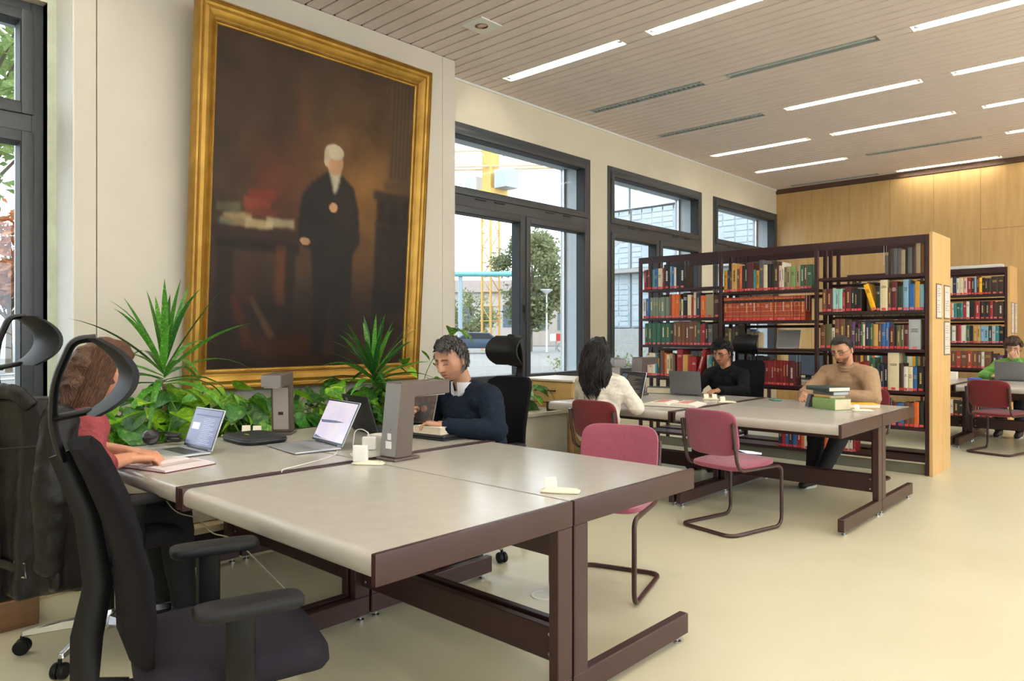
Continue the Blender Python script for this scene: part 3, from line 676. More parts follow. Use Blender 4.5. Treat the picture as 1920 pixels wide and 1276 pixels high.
def book_geo(w_, h, d):
    g = MB(); t = min(0.003, w_*0.16); r = min(0.006, w_*0.2)
    g.box(-w_/2, -w_/2+t, 0.004, d, 0, h, 0); g.box(w_/2-t, w_/2, 0.004, d, 0, h, 0)
    sp = [(-w_/2, 0.006), (-w_/2+w_*0.12, 0.0015), (-w_/4, 0.0), (w_/4, 0.0), (w_/2-w_*0.12, 0.0015), (w_/2, 0.006), (w_/2-t, 0.009), (-w_/2+t, 0.009)]
    g.prism(sp, 'z', 0, h, 0)
    g.box(-w_/2+t, w_/2-t, 0.009, d-0.004, 0.004, h-0.004, 1)
    return g
def add_book(code, w_, h, x, y, z, label, group, rz=0.0, tilt=0.0, d=None, flip=False, deco=True):
    d = d or min(0.215, h*0.72)*rb.uniform(0.92, 1.0)
    t = thing('book', label, 'book', (x, y, z), rz + (PI if flip else 0), group)
    if flip: t.location = (x, y+d, z)
    t.rotation_euler = (0, tilt, t.rotation_euler[2])
    me = book_geo(w_, h, d).mesh('cover', smooth=40); obj('cover', me, [cover_mat(code), page_m], t)
    if flip: return t
    if not deco: return t
    lw = w_*0.82 if w_ < 0.045 else 0.036
    if deco: MB().box(-lw/2, lw/2, -0.0012, 0.004, 0.005, 0.028).build('shelf_label', label_m if rb.random() < 0.55 else pinklabel_m, t, smooth=0)
    if w_ > 0.019 and rb.random() < 0.75:
        dark = code in 'cwqaYyjhzlG'; tm = black_t if dark else (gilt_t if rb.random() < 0.6 else white_t)
        if rb.random() < 0.5:
            g = MB(); zc = h*rb.uniform(0.62, 0.8)
            for q in range(rb.choice((2, 3, 3))): ww = w_*rb.uniform(0.25, 0.36); g.box(-ww, ww, -0.0008, 0.002, zc-q*0.013, zc-q*0.013+0.005)
        else:
            g = MB(); zc = h*rb.uniform(0.3, 0.4); q = 0
            while q < h*0.42: ln = rb.uniform(0.006, 0.016); g.box(-w_*0.13, w_*0.13, -0.0008, 0.002, zc+q, zc+q+ln); q += ln+0.004
        g.build('spine_title', tm, t, smooth=0)['kind'] = 'stuff'
    return t
rowname = {0: 'top', 1: 'second', 2: 'third', 3: 'fourth', 4: 'fifth', 5: 'lowest'}
def fill_row(spec, bay, ri, x0, x1, y, z, bayname, fit=True, hs=1.0):
    toks = [q for q in spec.split()]; items = []
    for q in toks:
        k = q[0]; rest = q[1:]; fl = ''
        while rest and rest[-1] in '!/\\': fl += rest[-1]; rest = rest[:-1]
        a = rest.split(','); w_ = float(a[0])/100; h = float(a[1])/100 if len(a) > 1 else 0.2
        tl = (-0.29 if '\\' in fl else 0.27) if ('/' in fl or '\\' in fl) else 0.0
        items.append((k, w_, h, fl, tl, (w_*math.cos(tl)+h*abs(math.sin(tl))+0.002) if tl else 0))
    fixed = sum(i[5] for i in items); tot = sum(i[1] for i in items if not i[4]); sc = (x1-x0-fixed)/tot
    x = x0; n = 0; pile = []
    for k, w_, h, fl, tl, fx in items:
        if not tl: w_ = w_*sc
        if k != '_':
            lab = '%s book, %s from left on the %s shelf, %s' % (PAL[k][0], ORD[min(n, 29)], rowname[ri], bayname)
            xx = x+w_/2; ww = w_-0.0012
            if tl: xx = x+w_/2*math.cos(tl) if tl > 0 else x+fx-w_/2*math.cos(tl)
            add_book(k, ww, h*rb.uniform(0.985, 1.01), xx, y+rb.uniform(0.0, 0.012), z+(0.0012 if not tl else abs(math.sin(tl))*ww/2+0.001), lab, 'books on the shelves', tilt=tl, deco='!' not in fl, rz=rb.uniform(-0.01, 0.01))
            n += 1
        x += fx if tl else w_
def bayx(b_, f0, f1): a, e = bx[b_]+0.022, bx[b_+1]-0.022; return a+(e-a)*f0, a+(e-a)*f1
LB, MBn, RB = 'left bay of the front bookcase', 'middle bay of the front bookcase', 'right bay of the front bookcase'
R1 = [
 (0, 0, 0.02, 0.58, 'r3,24 n2.2,24 r2.2,24 d2,24 g2,24 l2,24 b4,25 c4.6,25 w1.4,24 r2,25 k7.5,29 l2,26 b3,26 w2.4,25 k3.5,28 k8,27'),
 (0, 1, 0.01, 1.0, 'w3.2,24 b4,24 f4,25 f3.6,25 f2.6,25 f2.6,25 f4.6,25 f4.8,25 u2.5,28 o4.4,28 o4.2,28 g2,24 c2,22 k5,29 c4,27 r2,24 c3,29 n4.5,29 o5.5,25 h8,26 v6,25'),
 (0, 2, 0.03, 0.98, 'g4,26 g6,26 g5.4,26 g5.4,26 g6,26 g6,26 d4,26 u4.4,28 u5.8,28 u4.4,28 u4.4,28 u6,28 u4,28 g3.6,27 r2.2,24 r3,25 k4,26 e5,24 v6,25'),
 (0, 3, 0.02, 0.95, 'p4,22 q2.6,24 c4,27 w4,27 t3,25 d3.4,26 u5,30 o3,27 c4,26 h4.2,27 u2.4,25 _2 r7,32 a6,26 r4.8,24 r5.4,24 r4.5,33/ z3,26 t3,24 d4,24'),
 (1, 0, 0.005, 0.97, 'y4.6,24 n2.6,25 u2.4,23 a6,31 u2.6,25 o3,27 k3,28 k2.8,29 m4,31 m3,31 t2.4,23 y3.8,22 e5,33 c4,28 k3.3,28 k3.3,28 v5.6,30 q3,26 w2.4,29 i2.2,24 h4.2,24 G5.2,24 h5,25 g3.6,25 u3,25 g5,25'),
 (1, 1, 0.005, 0.90, 's4,26 s5,26 s3.6,26 s3,26 s5.3,26 s4.4,26 s3,26 s3.8,26 s3.8,26 s4.2,26 s3.8,26 s4.2,26 s3.4,26 s4,26 s3.4,26 s4.4,26 s2.4,26 s2.2,26 s2.2,26 s2.2,26 s4,26'),
 (1, 2, 0.02, 0.18, 'v4,24 i3,22 v3,24 k4,25'),
 (1, 3, 0.28, 0.80, 'k3,30 k3,30 k3.4,31 Y1,26 k3,30 k3.6,30 x3.3,26 x3,26 x3.3,26 x3,26 x3,26 x3.3,26 x3.3,26 x3.2,26 x3.2,26 m7,25'),
 (1, 4, 0.62, 0.98, 'n4,18 r3,20 b3,20 n4,20 b4,20 r4,22 o3,22 w5,24 l3,22'),
 (2, 0, 0.64, 0.995, 'e3,19! v4,25! e4,25! e3,25! h4,23! k2,22! e4,25! v3,25! h4,30! u3.4,30!'),
 (2, 1, 0.03, 0.99, 'u4,23 m5.5,23 j3,23 j2.6,23 j3.6,23 r2.2,20 m5.6,25 k2.8,22 k2.8,22 k4,22 _1 Y4.6,27\\ d3.2,24 c6.4,30 u2.8,22 m5,28 d5,23 l4.4,29 b5,25 y4,27 l3.4,24'),
 (2, 2, 0.01, 0.96, 'u5,24 i6,25 w3,21 u4.4,30 u5.4,30 v6,29 p3.4,27 d2.6,21 m2,25 g2.4,24 c2.2,24 n4.4,26 g3,25 a4.2,24 u2.8,24 b3.6,25 b3,26 m4.8,21 k2,23 i3.6,23 i2.8,23 m3.8,23 z10,28'),
 (2, 3, 0.03, 0.99, 'd3,22 g3,23 d3,23 v4,24 k4,22 e3,24 m3,26 o4,26 t2.6,24 x5.4,27 g3.6,31 d3.2,26 n3.2,24 k2.6,25 c7.6,36 v3,26 w2.8,23 c3.2,23 b2.8,23 k4.6,24'),
 (2, 4, 0.30, 0.99, 'm6,24 c4.6,23 a4,21 y3,21 o3,20 Y3,21 y3,20 m3.8,22 b4.6,22 u3,23 u2.8,23 o3,24 d3,24'),
 (2, 5, 0.0, 0.36, 'Y4,24 o3,22 w3.6,24 w3.6,24 w3.6,24 w3.6,24 w4.4,24 w3.6,25 r2,25'),
]
zrow = {}
for (bi, ri, f0, f1, spec) in R1:
    z = S1[bi][ri]; a, e = bayx(bi, f0, f1); nm = (LB, MBn, RB)[bi]
    fill_row(spec, bi, ri, a, e, BY+0.02, z, nm)
# black title bands on the rust red set
band_m = pm('black_title_band', '#2a211c', 0.5)
for o in list(bpy.data.objects):
    if o.name.startswith('book') and o.get('label', '').startswith('rust red'):
        c = o.children[0]; wd = c.dimensions.x if c.dimensions.x > 0 else 0.04
        w_ = max(v.co.x for v in c.data.vertices)
        MB().box(-w_*0.96, w_*0.96, -0.001, 0.003, 0.195, 0.225).build('title_band', band_m, o, smooth=0)
        g = MB()
        for q in (0.05, 0.10, 0.15, 0.235): g.box(-w_*0.9, w_*0.9, -0.0012, 0.003, q, q+0.003)
        g.build('gilt_lines', gilt_t, o, smooth=0)['kind'] = 'stuff'
# rear bookcase
R2 = ['k2,22 c3,23 G2,24 n3.4,24 b4,24 n3.4,24 s5.4,29 c4,25 n3.6,27 w2.6,25 c3.6,25 q3.6,25 r4,25 k2.4,24 l2,26 m2.4,27 Y2.6,24 k2.4,24 k2.6,23 v3,23 v6,25 v5,25',
 'm2,22 k3,23 m5,23 m3,22 k2,24 c1.6,24 j4.4,27 w2,25 o2,24 w2,24 t2.6,23 g2.8,24 t2.6,24 r3,26 w2.6,26 k5,26 r4,26 k4.4,26 k4,26 r2.6,26 v4,24 v5,25',
 'n3,23 b3,23 n3.6,24 d2.6,26 k5,27 w4,25 n1.6,24 g3,25 w3.6,25 m2,26 r2.6,27 w5,26 g3,26 k3,25 a3,25 a3.2,25 l3,25 l4,25 d3,25 z3,25 t3,25 k4,24',
 'd2,26 b2,23 l2.6,23 b2.4,23 l2.6,23 b2.6,23 b2.6,23 l2.6,23 b2.4,23 c1.6,20 w2,22 u5,25 s5,25 u5,25 s5,25 u5,25 u3,25 w3,24 u6,25 v6,22 p5,20',
 'd3,23 w3,23 w3.6,24 f3,24 e5,25 w2,23 n3,22 w3,23 v5,23 d3,22 w2,22 r1.6,22 w2,22 r2,22 w2,22 r2,22 k3,24 e6,24 k5,24 l2,22 k6,26']
for i, spec in enumerate(R2):
    fill_row(spec, 0, i, bx2[1]+0.03, bx2[2]-0.03, BY2+0.015, S2[1][i], 'rear bookcase by the oak wall')
# the books that stand on the hidden faces of the bookcases, only glimpsed through gaps
def stuff_books(name, label, runs, parent=None):
    g = MB(); ks = 'rnblgtkyowcmuveas'; mats = [cover_mat(k) for k in ks]+[page_m]
    for a, e, y, z, flip in runs:
        x = a
        while x < e-0.03:
            w_ = rb.uniform(0.02, 0.05); h = rb.uniform(0.19, 0.26); d = rb.uniform(0.13, 0.17); k = rb.randrange(len(ks))
            y0, y1 = (y-d, y)
            g.box(x, x+w_-0.001, y0, y1, z, z+h, k)
            g.box(x+0.002, x+w_-0.003, y0-0.0008, y0+0.01, z+0.003, z+h-0.003, len(ks)) if flip else None
            x += w_
            if rb.random() < 0.04: x += rb.uniform(0.05, 0.15)
    o = g.build(name, mats, smooth=0); tag(o, label, 'books'); o['kind'] = 'stuff'; return o
runs = []
for bi, fr in ((0, ((1, 0.7, 1.0), (2, 0.6, 1.0), (3, 0.0, 0.9))), (1, ((0, 0.0, 0.4), (2, 0.0, 0.2))), (2, ((1, 0.0, 1.0), (2, 0.0, 1.0), (3, 0.0, 1.0), (4, 0.3, 1.0)))):
    for ri, f0, f1 in fr:
        a, e = bayx(bi, f0, f1); zb = S1[bi][ri]-0.045 if S1[bi][ri] > 0.3 else S1[bi][ri]
        runs.append((a, e, BY+0.645, zb+0.001, True))
stuff_books('book_rows', 'books on the far face of the front bookcase, glimpsed through gaps', runs)
stuff_books('book_rows', 'books in the left bay of the rear bookcase, seen through the front one', [(bx2[0]+0.03, bx2[1]-0.03, BY2+0.20, z+0.001, False) for z in S2[0][:4]])
# wire bookends hanging in the bays
wire_m = pm('galvanised_wire', '#9a9da0', 0.3, 0.9)
we = None
for i, (x, z, lab) in enumerate(((bx[0]+0.60, 1.86, 'wire bookend on the top shelf of the left bay'), (bx[1]-0.10, 1.51, 'wire bookend on the second shelf of the left bay'), (bx[1]+0.95, 1.465, 'wire bookend beside the rust red volumes'), (bx[2]+0.635, 1.89, 'wire bookend on the top shelf of the right bay'), (bx[1]+0.85, 0.775, 'wire bookend beside the dark red volumes'))):
    hh = 0.30
    o = MB().tube(fillet([(0, 0.0, hh), (0, 0.0, 0.08), (0, 0.012, 0.06), (0, 0.07, 0.06), (0, 0.082, 0.08), (0, 0.082, hh)], 0.02), 0.0022, 6).build('wire_bookend', wire_m, loc=(x, BY+0.03, z+0.03)); tag(o, lab, 'bookend', 'wire bookends')
# framed paper notices on the oak ends
paper_m = pm('notice_paper', '#c6c0b6', 0.7, var=0.03); ink_m = pm('printed_ink', '#857e75', 0.7); fr_m = pm('notice_frame', '#6b665c', 0.4, 0.3)
def notice(y, z, w_, h, x, label):
    t = thing('notice', label, 'notice', (x, y, z))
    MB().box(0.0005, 0.006, -w_/2, w_/2, -h/2, h/2).build('holder', fr_m, t, bevel=0.001)
    MB().box(0.006, 0.007, -w_/2+0.012, w_/2-0.012, -h/2+0.012, h/2-0.012).build('sheet', paper_m, t)
    g = MB(); zz = h/2-0.05
    while zz > -h/2+0.04:
        if rb.random() < 0.75: g.box(0.007, 0.0074, -w_/2+0.03, w_/2-0.03-rb.uniform(0, w_*0.4), zz, zz+0.006)
        zz -= 0.022
    g.build('printed_lines', ink_m, t)
xe = bx[-1]+0.048
notice(BY+0.21, 1.63, 0.20, 0.33, xe, 'framed paper notice, left one on the bookcase oak end')
notice(BY+0.52, 1.63, 0.22, 0.33, xe, 'framed paper notice, upper right one on the bookcase oak end')
notice(BY+0.52, 1.28, 0.22, 0.33, xe, 'framed paper notice, lower right one on the bookcase oak end')
xe2 = bx2[-1]+0.048
notice(BY2+0.17, 1.55, 0.2, 0.45, xe2, 'framed notice, left one on the rear bookcase end')
notice(BY2+0.46, 1.55, 0.2, 0.45, xe2, 'framed notice, right one on the rear bookcase end')
# ------------------------------------------------------------------ things on the desks
T = TZ+0.001
grey_al_m = pm('silver_aluminium', '#b9bcc0', 0.35, 0.6, var=0.03)
spacegrey_m = pm('space_grey', '#7b7d80', 0.4, 0.5, var=0.03)
darkkey_m = pm('dark_keys', '#25262a', 0.5)
stand_m = pm('brown_grey_enamel', '#5a4e48', 0.45, var=0.05); stand_face_m = pm('grey_enamel', '#7c7b7b', 0.4, var=0.04); stand_panel_m = pm('pale_metal_panel', '#aaa39a', 0.35, 0.3, var=0.04)
def make_stand(label, loc, rz):
    # reading light: leaning column on a foot with an overhanging arm; arm points +y
    t = thing('desk_light', label, 'desk light', loc, rz, 'angular brown desk lights')
    hw = 0.055; H0 = 0.365
    pr = [(-0.065, 0.012), (0.045, 0.012), (0.075, H0-0.075), (0.30, H0-0.07), (0.30, H0), (0.0, H0), (-0.015, H0-0.006)]
    pr = [(-0.07, 0.012), (0.035, 0.012), (0.055, H0-0.075), (0.285, H0-0.070), (0.285, H0-0.004), (-0.03, H0)]
    MB().prism(pr, 'x', -hw, hw).build('column_and_arm', stand_m, t, bevel=0.004)
    MB().loft([[(x, -0.0705+dy, 0.02) for x, dy in ((-hw+0.004, 0), (hw-0.004, 0), (hw-0.004, -0.002), (-hw+0.004, -0.002))], [(x, -0.0315+dy, H0-0.008) for x, dy in ((-hw+0.004, 0), (hw-0.004, 0), (hw-0.004, -0.002), (-hw+0.004, -0.002))]]).build('back_plate', stand_face_m, t)
    MB().loft([[(x, 0.0365+dy, 0.03) for x, dy in ((-hw+0.012, 0), (hw-0.012, 0), (hw-0.012, 0.003), (-hw+0.012, 0.003))], [(x, 0.0555+dy, H0-0.09) for x, dy in ((-hw+0.012, 0), (hw-0.012, 0), (hw-0.012, 0.003), (-hw+0.012, 0.003))]]).build('front_panel', stand_panel_m, t)
    MB().box(-0.014, 0.014, 0.045, 0.0475, 0.115, 0.145).build('switch', rubber_m, t)
    MB().box(-hw+0.002, hw-0.002, 0.285, 0.288, H0-0.068, H0-0.006).build('arm_face', stand_face_m, t)
    MB().box(-0.04, 0.04, 0.08, 0.27, H0-0.076, H0-0.071).build('lamp_lens', pm('lens', '#cfcdc4', 0.4), t)
    MB().box(-hw-0.012, hw+0.012, -0.085, 0.075, 0.0, 0.012).build('foot_plate', stand_m, t, bevel=0.003)
    return t
sA = make_stand('brown desk light at the far left behind the black case', (-3.93, 2.23, T), math.radians(-132))
sB = dup(sA, (-2.74, 2.16, T), math.radians(4), 'brown desk light with white stickers, in front of the man in navy')
dup(sA, (-3.99, 5.72, T), math.radians(-135), 'desk light half hidden behind the long-haired woman')
dup(sA, (-3.90, 6.00, T), math.radians(2), 'desk light behind the open laptop of the long-haired woman')
for i, (z, w_, h) in enumerate(((0.095, 0.026, 0.03), (0.055, 0.04, 0.034))):
    k = (z-0.02)/(0.337); y = -0.0705+0.039*k-0.0025
    MB().box(0.005-w_/2, 0.005+w_/2, y-0.001, y, z, z+h, M=None).build('sticker', pm('sticker_white', '#e4e6e4', 0.5), sB)
MB().lathe([(0.005, 0), (0.005, 0.002)], 10, M=TM((0.01, -0.062, 0.145), rx=PI/2)).build('screw', chrome_m, sB)
def screen_mat(name, a, b2, sc, strength):
    m = bpy.data.materials.new(name); m.use_nodes = True; nt = m.node_tree; N = nt.nodes; L = nt.links; bs = N['Principled BSDF']
    bs.inputs['Roughness'].default_value = 0.15; bs.inputs['Base Color'].default_value = (0.02, 0.02, 0.025, 1)
    tc = N.new('ShaderNodeTexCoord'); n = N.new('ShaderNodeTexNoise'); n.inputs['Scale'].default_value = sc; n.inputs['Detail'].default_value = 5
    r = N.new('ShaderNodeValToRGB'); r.color_ramp.elements[0].position = 0.35; r.color_ramp.elements[1].position = 0.65
    r.color_ramp.elements[0].color = (*lin(a), 1); r.color_ramp.elements[1].color = (*lin(b2), 1)
    L.new(tc.outputs['Object'], n.inputs['Vector']); L.new(n.outputs['Fac'], r.inputs[0]); L.new(r.outputs[0], bs.inputs['Emission Color']); bs.inputs['Emission Strength'].default_value = strength
    return m
def make_laptop(label, loc, rz, w_, d, tilt, body, scr, keys=darkkey_m, extra=None, thick=0.012):
    t = thing('laptop', label, 'laptop', loc, rz)
    b0 = MB().box(-w_/2, w_/2, -d, 0.0, 0.002, thick).build('base', body, t, bevel=0.004, seg=2)
    kb = MB()
    for r_ in range(5):
        n = 13; kw = (w_-0.05)/n
        for c in range(n): kb.box(-w_/2+0.025+c*kw+0.0012, -w_/2+0.025+(c+1)*kw-0.0012, -0.035-(r_+1)*0.0175+0.0012, -0.035-r_*0.0175-0.0012, thick, thick+0.0014)
    kb.build('keyboard', keys, b0)
    MB().box(-0.05, 0.05, -d+0.015, -d+0.075, thick, thick+0.0006).build('touchpad', body, b0)
    lid = bpy.data.objects.new('lid', None)
    M = TM((0, 0.0, thick), rx=-tilt)
    lo = MB().box(-w_/2, w_/2, 0.0, 0.007, 0.002, d, M=M).build('lid', body, t, bevel=0.003, seg=2)
    MB().box(-w_/2+0.004, w_/2-0.004, -0.0012, 0.0005, 0.006, d-0.004, M=M).build('bezel', pm('screen_bezel', '#101114', 0.2), lo)
    MB().box(-w_/2+0.01, w_/2-0.01, -0.0018, -0.0008, 0.018, d-0.011, M=M).build('screen', scr, lo)
    if extra: extra(lo, M, w_, d)
    MB().tube([(-w_*0.35, 0.002, thick+0.001), (w_*0.35, 0.002, thick+0.001)], 0.005, 8).build('hinge', darkkey_m, t)
    return t
def doc_marks(lo, M, w_, d):
    g = MB(); r_ = random.Random(3)
    g.box(-w_*0.40, w_*0.44, -0.0022, -0.0017, d*0.80, d*0.83, M=M); g.build('window_bar', pm('ui_bar', '#2a3050', 0.3, emit='#2a3050', estr=0.4), lo)
    g = MB(); g.box(-w_*0.40, -w_*0.16, -0.0023, -0.0017, d*0.46, d*0.62, M=M); g.build('bright_pane', pm('ui_white', '#e6e6f2', 0.3, emit='#dadcee', estr=0.8), lo)
    g = MB()
    for k in range(15): z = d*(0.14+k*0.043); g.box(-w_*0.05, w_*0.40-r_.uniform(0, 0.06), -0.0023, -0.0018, z, z+0.0022, M=M)
    g.build('text_lines', pm('ui_grey', '#9ea2bc', 0.3, emit='#a8accb', estr=0.55), lo)
def wallpaper(lo, M, w_, d):
    g = MB(); g.loft([[(-w_*0.46, -0.0024, d*0.50), (w_*0.0, -0.0024, d*0.53), (w_*0.30, -0.0024, d*0.52), (w_*0.02, -0.0024, d*0.475), (-w_*0.40, -0.0024, d*0.44)], [(-w_*0.46, -0.0018, d*0.50), (w_*0.0, -0.0018, d*0.53), (w_*0.30, -0.0018, d*0.52), (w_*0.02, -0.0018, d*0.475), (-w_*0.40, -0.0018, d*0.44)]], M=M)
    g.prism([(-w_*0.46, d*0.11), (-w_*0.44, d*0.155), (-w_*0.2, d*0.10), (w_*0.06, d*0.085), (-w_*0.46, d*0.085)], 'y', -0.0024, -0.0018, M=M)
    g.build('dark_motif', pm('wallpaper_dark', '#4b5064', 0.3, emit='#565a72', estr=0.7), lo)
def code_marks(lo, M, w_, d):
    g = MB(); r_ = random.Random(5)
    for k in range(22): z = d*(0.14+k*0.033); g.box(-w_*0.18, w_*r_.uniform(0.05, 0.42), -0.0024, -0.0018, z, z+0.003, M=M)
    g.build('text_lines', pm('code_text', '#5a4e3c', 0.4, emit='#6a5c46', estr=0.5), lo)
    g = MB(); g.box(-w_*0.45, -w_*0.22, -0.0024, -0.0018, d*0.62, d*0.9, M=M); g.build('side_pane', pm('code_side', '#3c4654', 0.4, emit='#3c4654', estr=0.5), lo)
make_laptop('small silver laptop open before the woman in red', (-3.655, 1.60, T), math.radians(2), 0.30, 0.21, math.radians(20), grey_al_m, screen_mat('screen_doc', '#5f628c', '#7a7ca6', 4, 0.75), pm('dark_keys_g', '#38403a', 0.5), doc_marks)
make_laptop('silver laptop with a pale pink wallpaper beside the chargers', (-3.33, 2.14, T), math.radians(-7), 0.355, 0.245, math.radians(26), grey_al_m, screen_mat('screen_pink', '#d9cfe2', '#e9dcdf', 9, 0.95), pm('pale_keys', '#8d9095', 0.5), wallpaper)
lp = make_laptop('black laptop seen from behind its lid, beside the second yucca', (-3.62, 2.60, T), math.radians(172), 0.33, 0.225, math.radians(18), pm('black_lid', '#1f2023', 0.5, var=0.05), screen_mat('screen_a', '#30343c', '#454b55', 5, 0.4))
M_ = TM((0, 0, 0.012), rx=-math.radians(18))
MB().box(0.10, 0.125, 0.0071, 0.0078, 0.185, 0.205, M=M_).build('lid_badge', pm('badge', '#b9bcc0', 0.3, 0.7), lp)
make_laptop('open dark-screened laptop in front of the long-haired woman', (-3.70, 5.53, T), math.radians(-19), 0.36, 0.245, math.radians(14), grey_al_m, screen_mat('screen_code', '#16191c', '#22272a', 6, 0.4), darkkey_m, code_marks)
make_laptop('grey laptop lid before the man in the black sweater', (-3.53, 6.25, T), math.radians(183), 0.325, 0.225, math.radians(8), spacegrey_m, screen_mat('screen_b', '#30343c', '#454b55', 5, 0.4))
make_laptop('grey laptop lid on the far desk before the person in green', (-1.62, 10.98, T), math.radians(181), 0.36, 0.235, math.radians(10), spacegrey_m, screen_mat('screen_c', '#30343c', '#454b55', 5, 0.4))
# black zipped case
t = thing('laptop_case', 'flat black zipped laptop case lying by the far left desk light', 'case', (-3.78, 1.975, T), math.radians(-3))
MB().loft(cushion(0.36, 0.26, 0.034, crown=0.004), M=TM((0, 0, 0.018))).build('case_body', pm('black_nylon', '#1c1f22', 0.6, var=0.1, scale=40, bump=0.1, bscale=300), t, smooth=50)
zp = []
for j in range(40):
    a = 2*PI*j/40; ca, sa = math.cos(a), math.sin(a); zp.append((math.copysign(abs(ca)**0.42, ca)*0.181, math.copysign(abs(sa)**0.42, sa)*0.131, 0.018))
MB().tube(zp, 0.003, 6, closed=True).build('zip', pm('zip_dark', '#34383c', 0.4), t)
MB().box(-0.02, 0.02, -0.05, -0.038, 0.0385, 0.0398).build('yellow_mark', pm('yellow_green_mark', '#a8b030', 0.5), t)
# headphones
t = thing('headphones', 'black over-ear headphones lying beside the small silver laptop', 'headphones', (-3.98, 1.56, T), math.radians(60))
for s in (-1, 1):
    g = MB(); g.lathe([(0.001, 0), (0.03, 0.0), (0.042, 0.008), (0.043, 0.02), (0.036, 0.028), (0.02, 0.03), (0.001, 0.03)], 20, M=TM((s*0.05, 0.015*s, 0.043 if s < 0 else 0.016), rx=(1.2 if s < 0 else 0.0), ry=0.2)); o = g.build('ear_cup', pm('gloss_black', '#15161a', 0.2), t)
    MB().tube([(s*0.05+0.033*math.cos(a), 0.015*s+0.033*math.sin(a), (0.05 if s < 0 else 0.05)) for a in [2*PI*q/16 for q in range(16)]], 0.008, 6, closed=True).build('ear_pad', rubber_m, o)
MB().tube(fillet([(-0.05, 0.0, 0.05), (-0.06, 0.10, 0.055), (0.0, 0.165, 0.05), (0.06, 0.10, 0.04), (0.05, 0.02, 0.03)], 0.08), 0.008, 8, sq=(1.6, 0.7)).build('headband', padp_m, t)
# flip-up socket units
ivory_m = pm('ivory_plastic', '#e2dcc6', 0.4, var=0.02)
def socket(label, x, y, rz, open2=False):
    t = thing('pop_up_socket', label, 'socket', (x, y, T), rz, 'ivory pop-up desk sockets')
    MB().loft(cushion(0.15, 0.062, 0.008), M=TM((0, 0, 0.004))).build('socket_base', ivory_m, t, smooth=50)
    for k in ((-1,) if not open2 else (-1, 1)):
        MB().box(-0.024, 0.024, -0.003, 0.001, 0.0, 0.045, M=TM((k*0.036, 0.012, 0.007), rx=-0.35, rz=0.5)).build('flap', ivory_m, t, bevel=0.0015)
    if not open2: MB().box(-0.026, 0.026, -0.022, 0.022, 0.007, 0.0125, M=TM((0.036, 0.0, 0.0))).build('closed_flap', ivory_m, t, bevel=0.002)
    MB().box(-0.012, 0.012, -0.02, 0.02, 0.007, 0.009, M=TM((0.0, 0, 0))).build('warning_strip', pm('yellow_strip', '#d8b23a', 0.5), t)
    return t
socket('ivory pop-up socket alone at the near table end', -1.715, 2.11, math.radians(30))
socket('ivory pop-up socket carrying the white charger cubes', -2.72, 1.97, math.radians(35))
socket('ivory pop-up socket with two raised flaps on the second table', -3.14, 6.00, math.radians(25), True)
socket('ivory pop-up socket right of the maroon table joint', -2.90, 5.84, math.radians(25))
socket('ivory pop-up socket beside the yellow book', -1.82, 5.90, math.radians(30))
socket('ivory pop-up socket behind the black case', -4.03, 2.08, math.radians(30), True)
wpl_m = pm('white_plastic', '#e9e9e6', 0.35, var=0.01)
def charger(label, x, y, z, rz, s=(0.062, 0.03, 0.066)):
    t = thing('charger', label, 'charger', (x, y, z), rz)
    MB().box(-s[0]/2, s[0]/2, -s[1]/2, s[1]/2, 0, s[2]).build('charger_body', wpl_m, t, bevel=0.007, seg=3)
    MB().box(-0.006, 0.006, s[1]/2-0.001, s[1]/2+0.008, s[2]*0.4, s[2]*0.4+0.006).build('plug', wpl_m, t)
    return t
charger('white charger cube in front, on the pop-up socket', -2.745, 1.945, T+0.012, math.radians(38), (0.066, 0.03, 0.074))
charger('white charger cube behind, with a thick white cable', -3.06, 2.22, T, math.radians(38), (0.066, 0.03, 0.066))
def cable(label, pts, r, mat, name='cable', smooth=True):
    P = fillet(pts, 0.06, 5); o = MB().tube(P, r, 6).build(name, mat); return tag(o, label, 'cable')
cable('white cable arching from the rear charger to the silver laptop', [(-3.12, 2.19, T+0.003), (-3.16, 2.19, T+0.002), (-3.17, 2.21, T+0.09), (-3.13, 2.225, T+0.10), (-3.075, 2.226, T+0.085), (-3.07, 2.226, T+0.068)], 0.0028, wpl_m)
cable('white cable running over the desk joint towards the camera', [(-3.145, 2.09, T+0.003), (-3.06, 2.03, T+0.002), (-2.98, 1.92, T+0.003), (-2.90, 1.72, T+0.004), (-2.86, 1.62, T+0.006), (-2.80, 1.585, T+0.007)], 0.002, wpl_m)
cable('thin white cable looped between both chargers', [(-3.04, 2.20, T+0.003), (-2.98, 2.12, T+0.002), (-3.02, 2.07, T+0.002), (-2.93, 2.04, T+0.002), (-2.86, 1.995, T+0.004), (-2.77, 1.965, T+0.03)], 0.0018, wpl_m)
rr = random.Random(2)
cable('tangled black cable behind the tall desk light', [(-2.98+rr.uniform(-0.05, 0.05), 2.30+rr.uniform(-0.05, 0.05), T+0.006+rr.uniform(0, 0.07)) for _ in range(26)], 0.002, plast_m)
cable('thin pale cable hanging below the near table edge', [(-3.10, 1.215, 0.655), (-2.98, 1.22, 0.60), (-2.86, 1.25, 0.60), (-2.78, 1.24, 0.59), (-2.72, 1.25, 0.56), (-2.62, 1.28, 0.56), (-2.55, 1.32, 0.50), (-2.47, 1.42, 0.36)], 0.0025, pm('grey_cable', '#8b877c', 0.5))
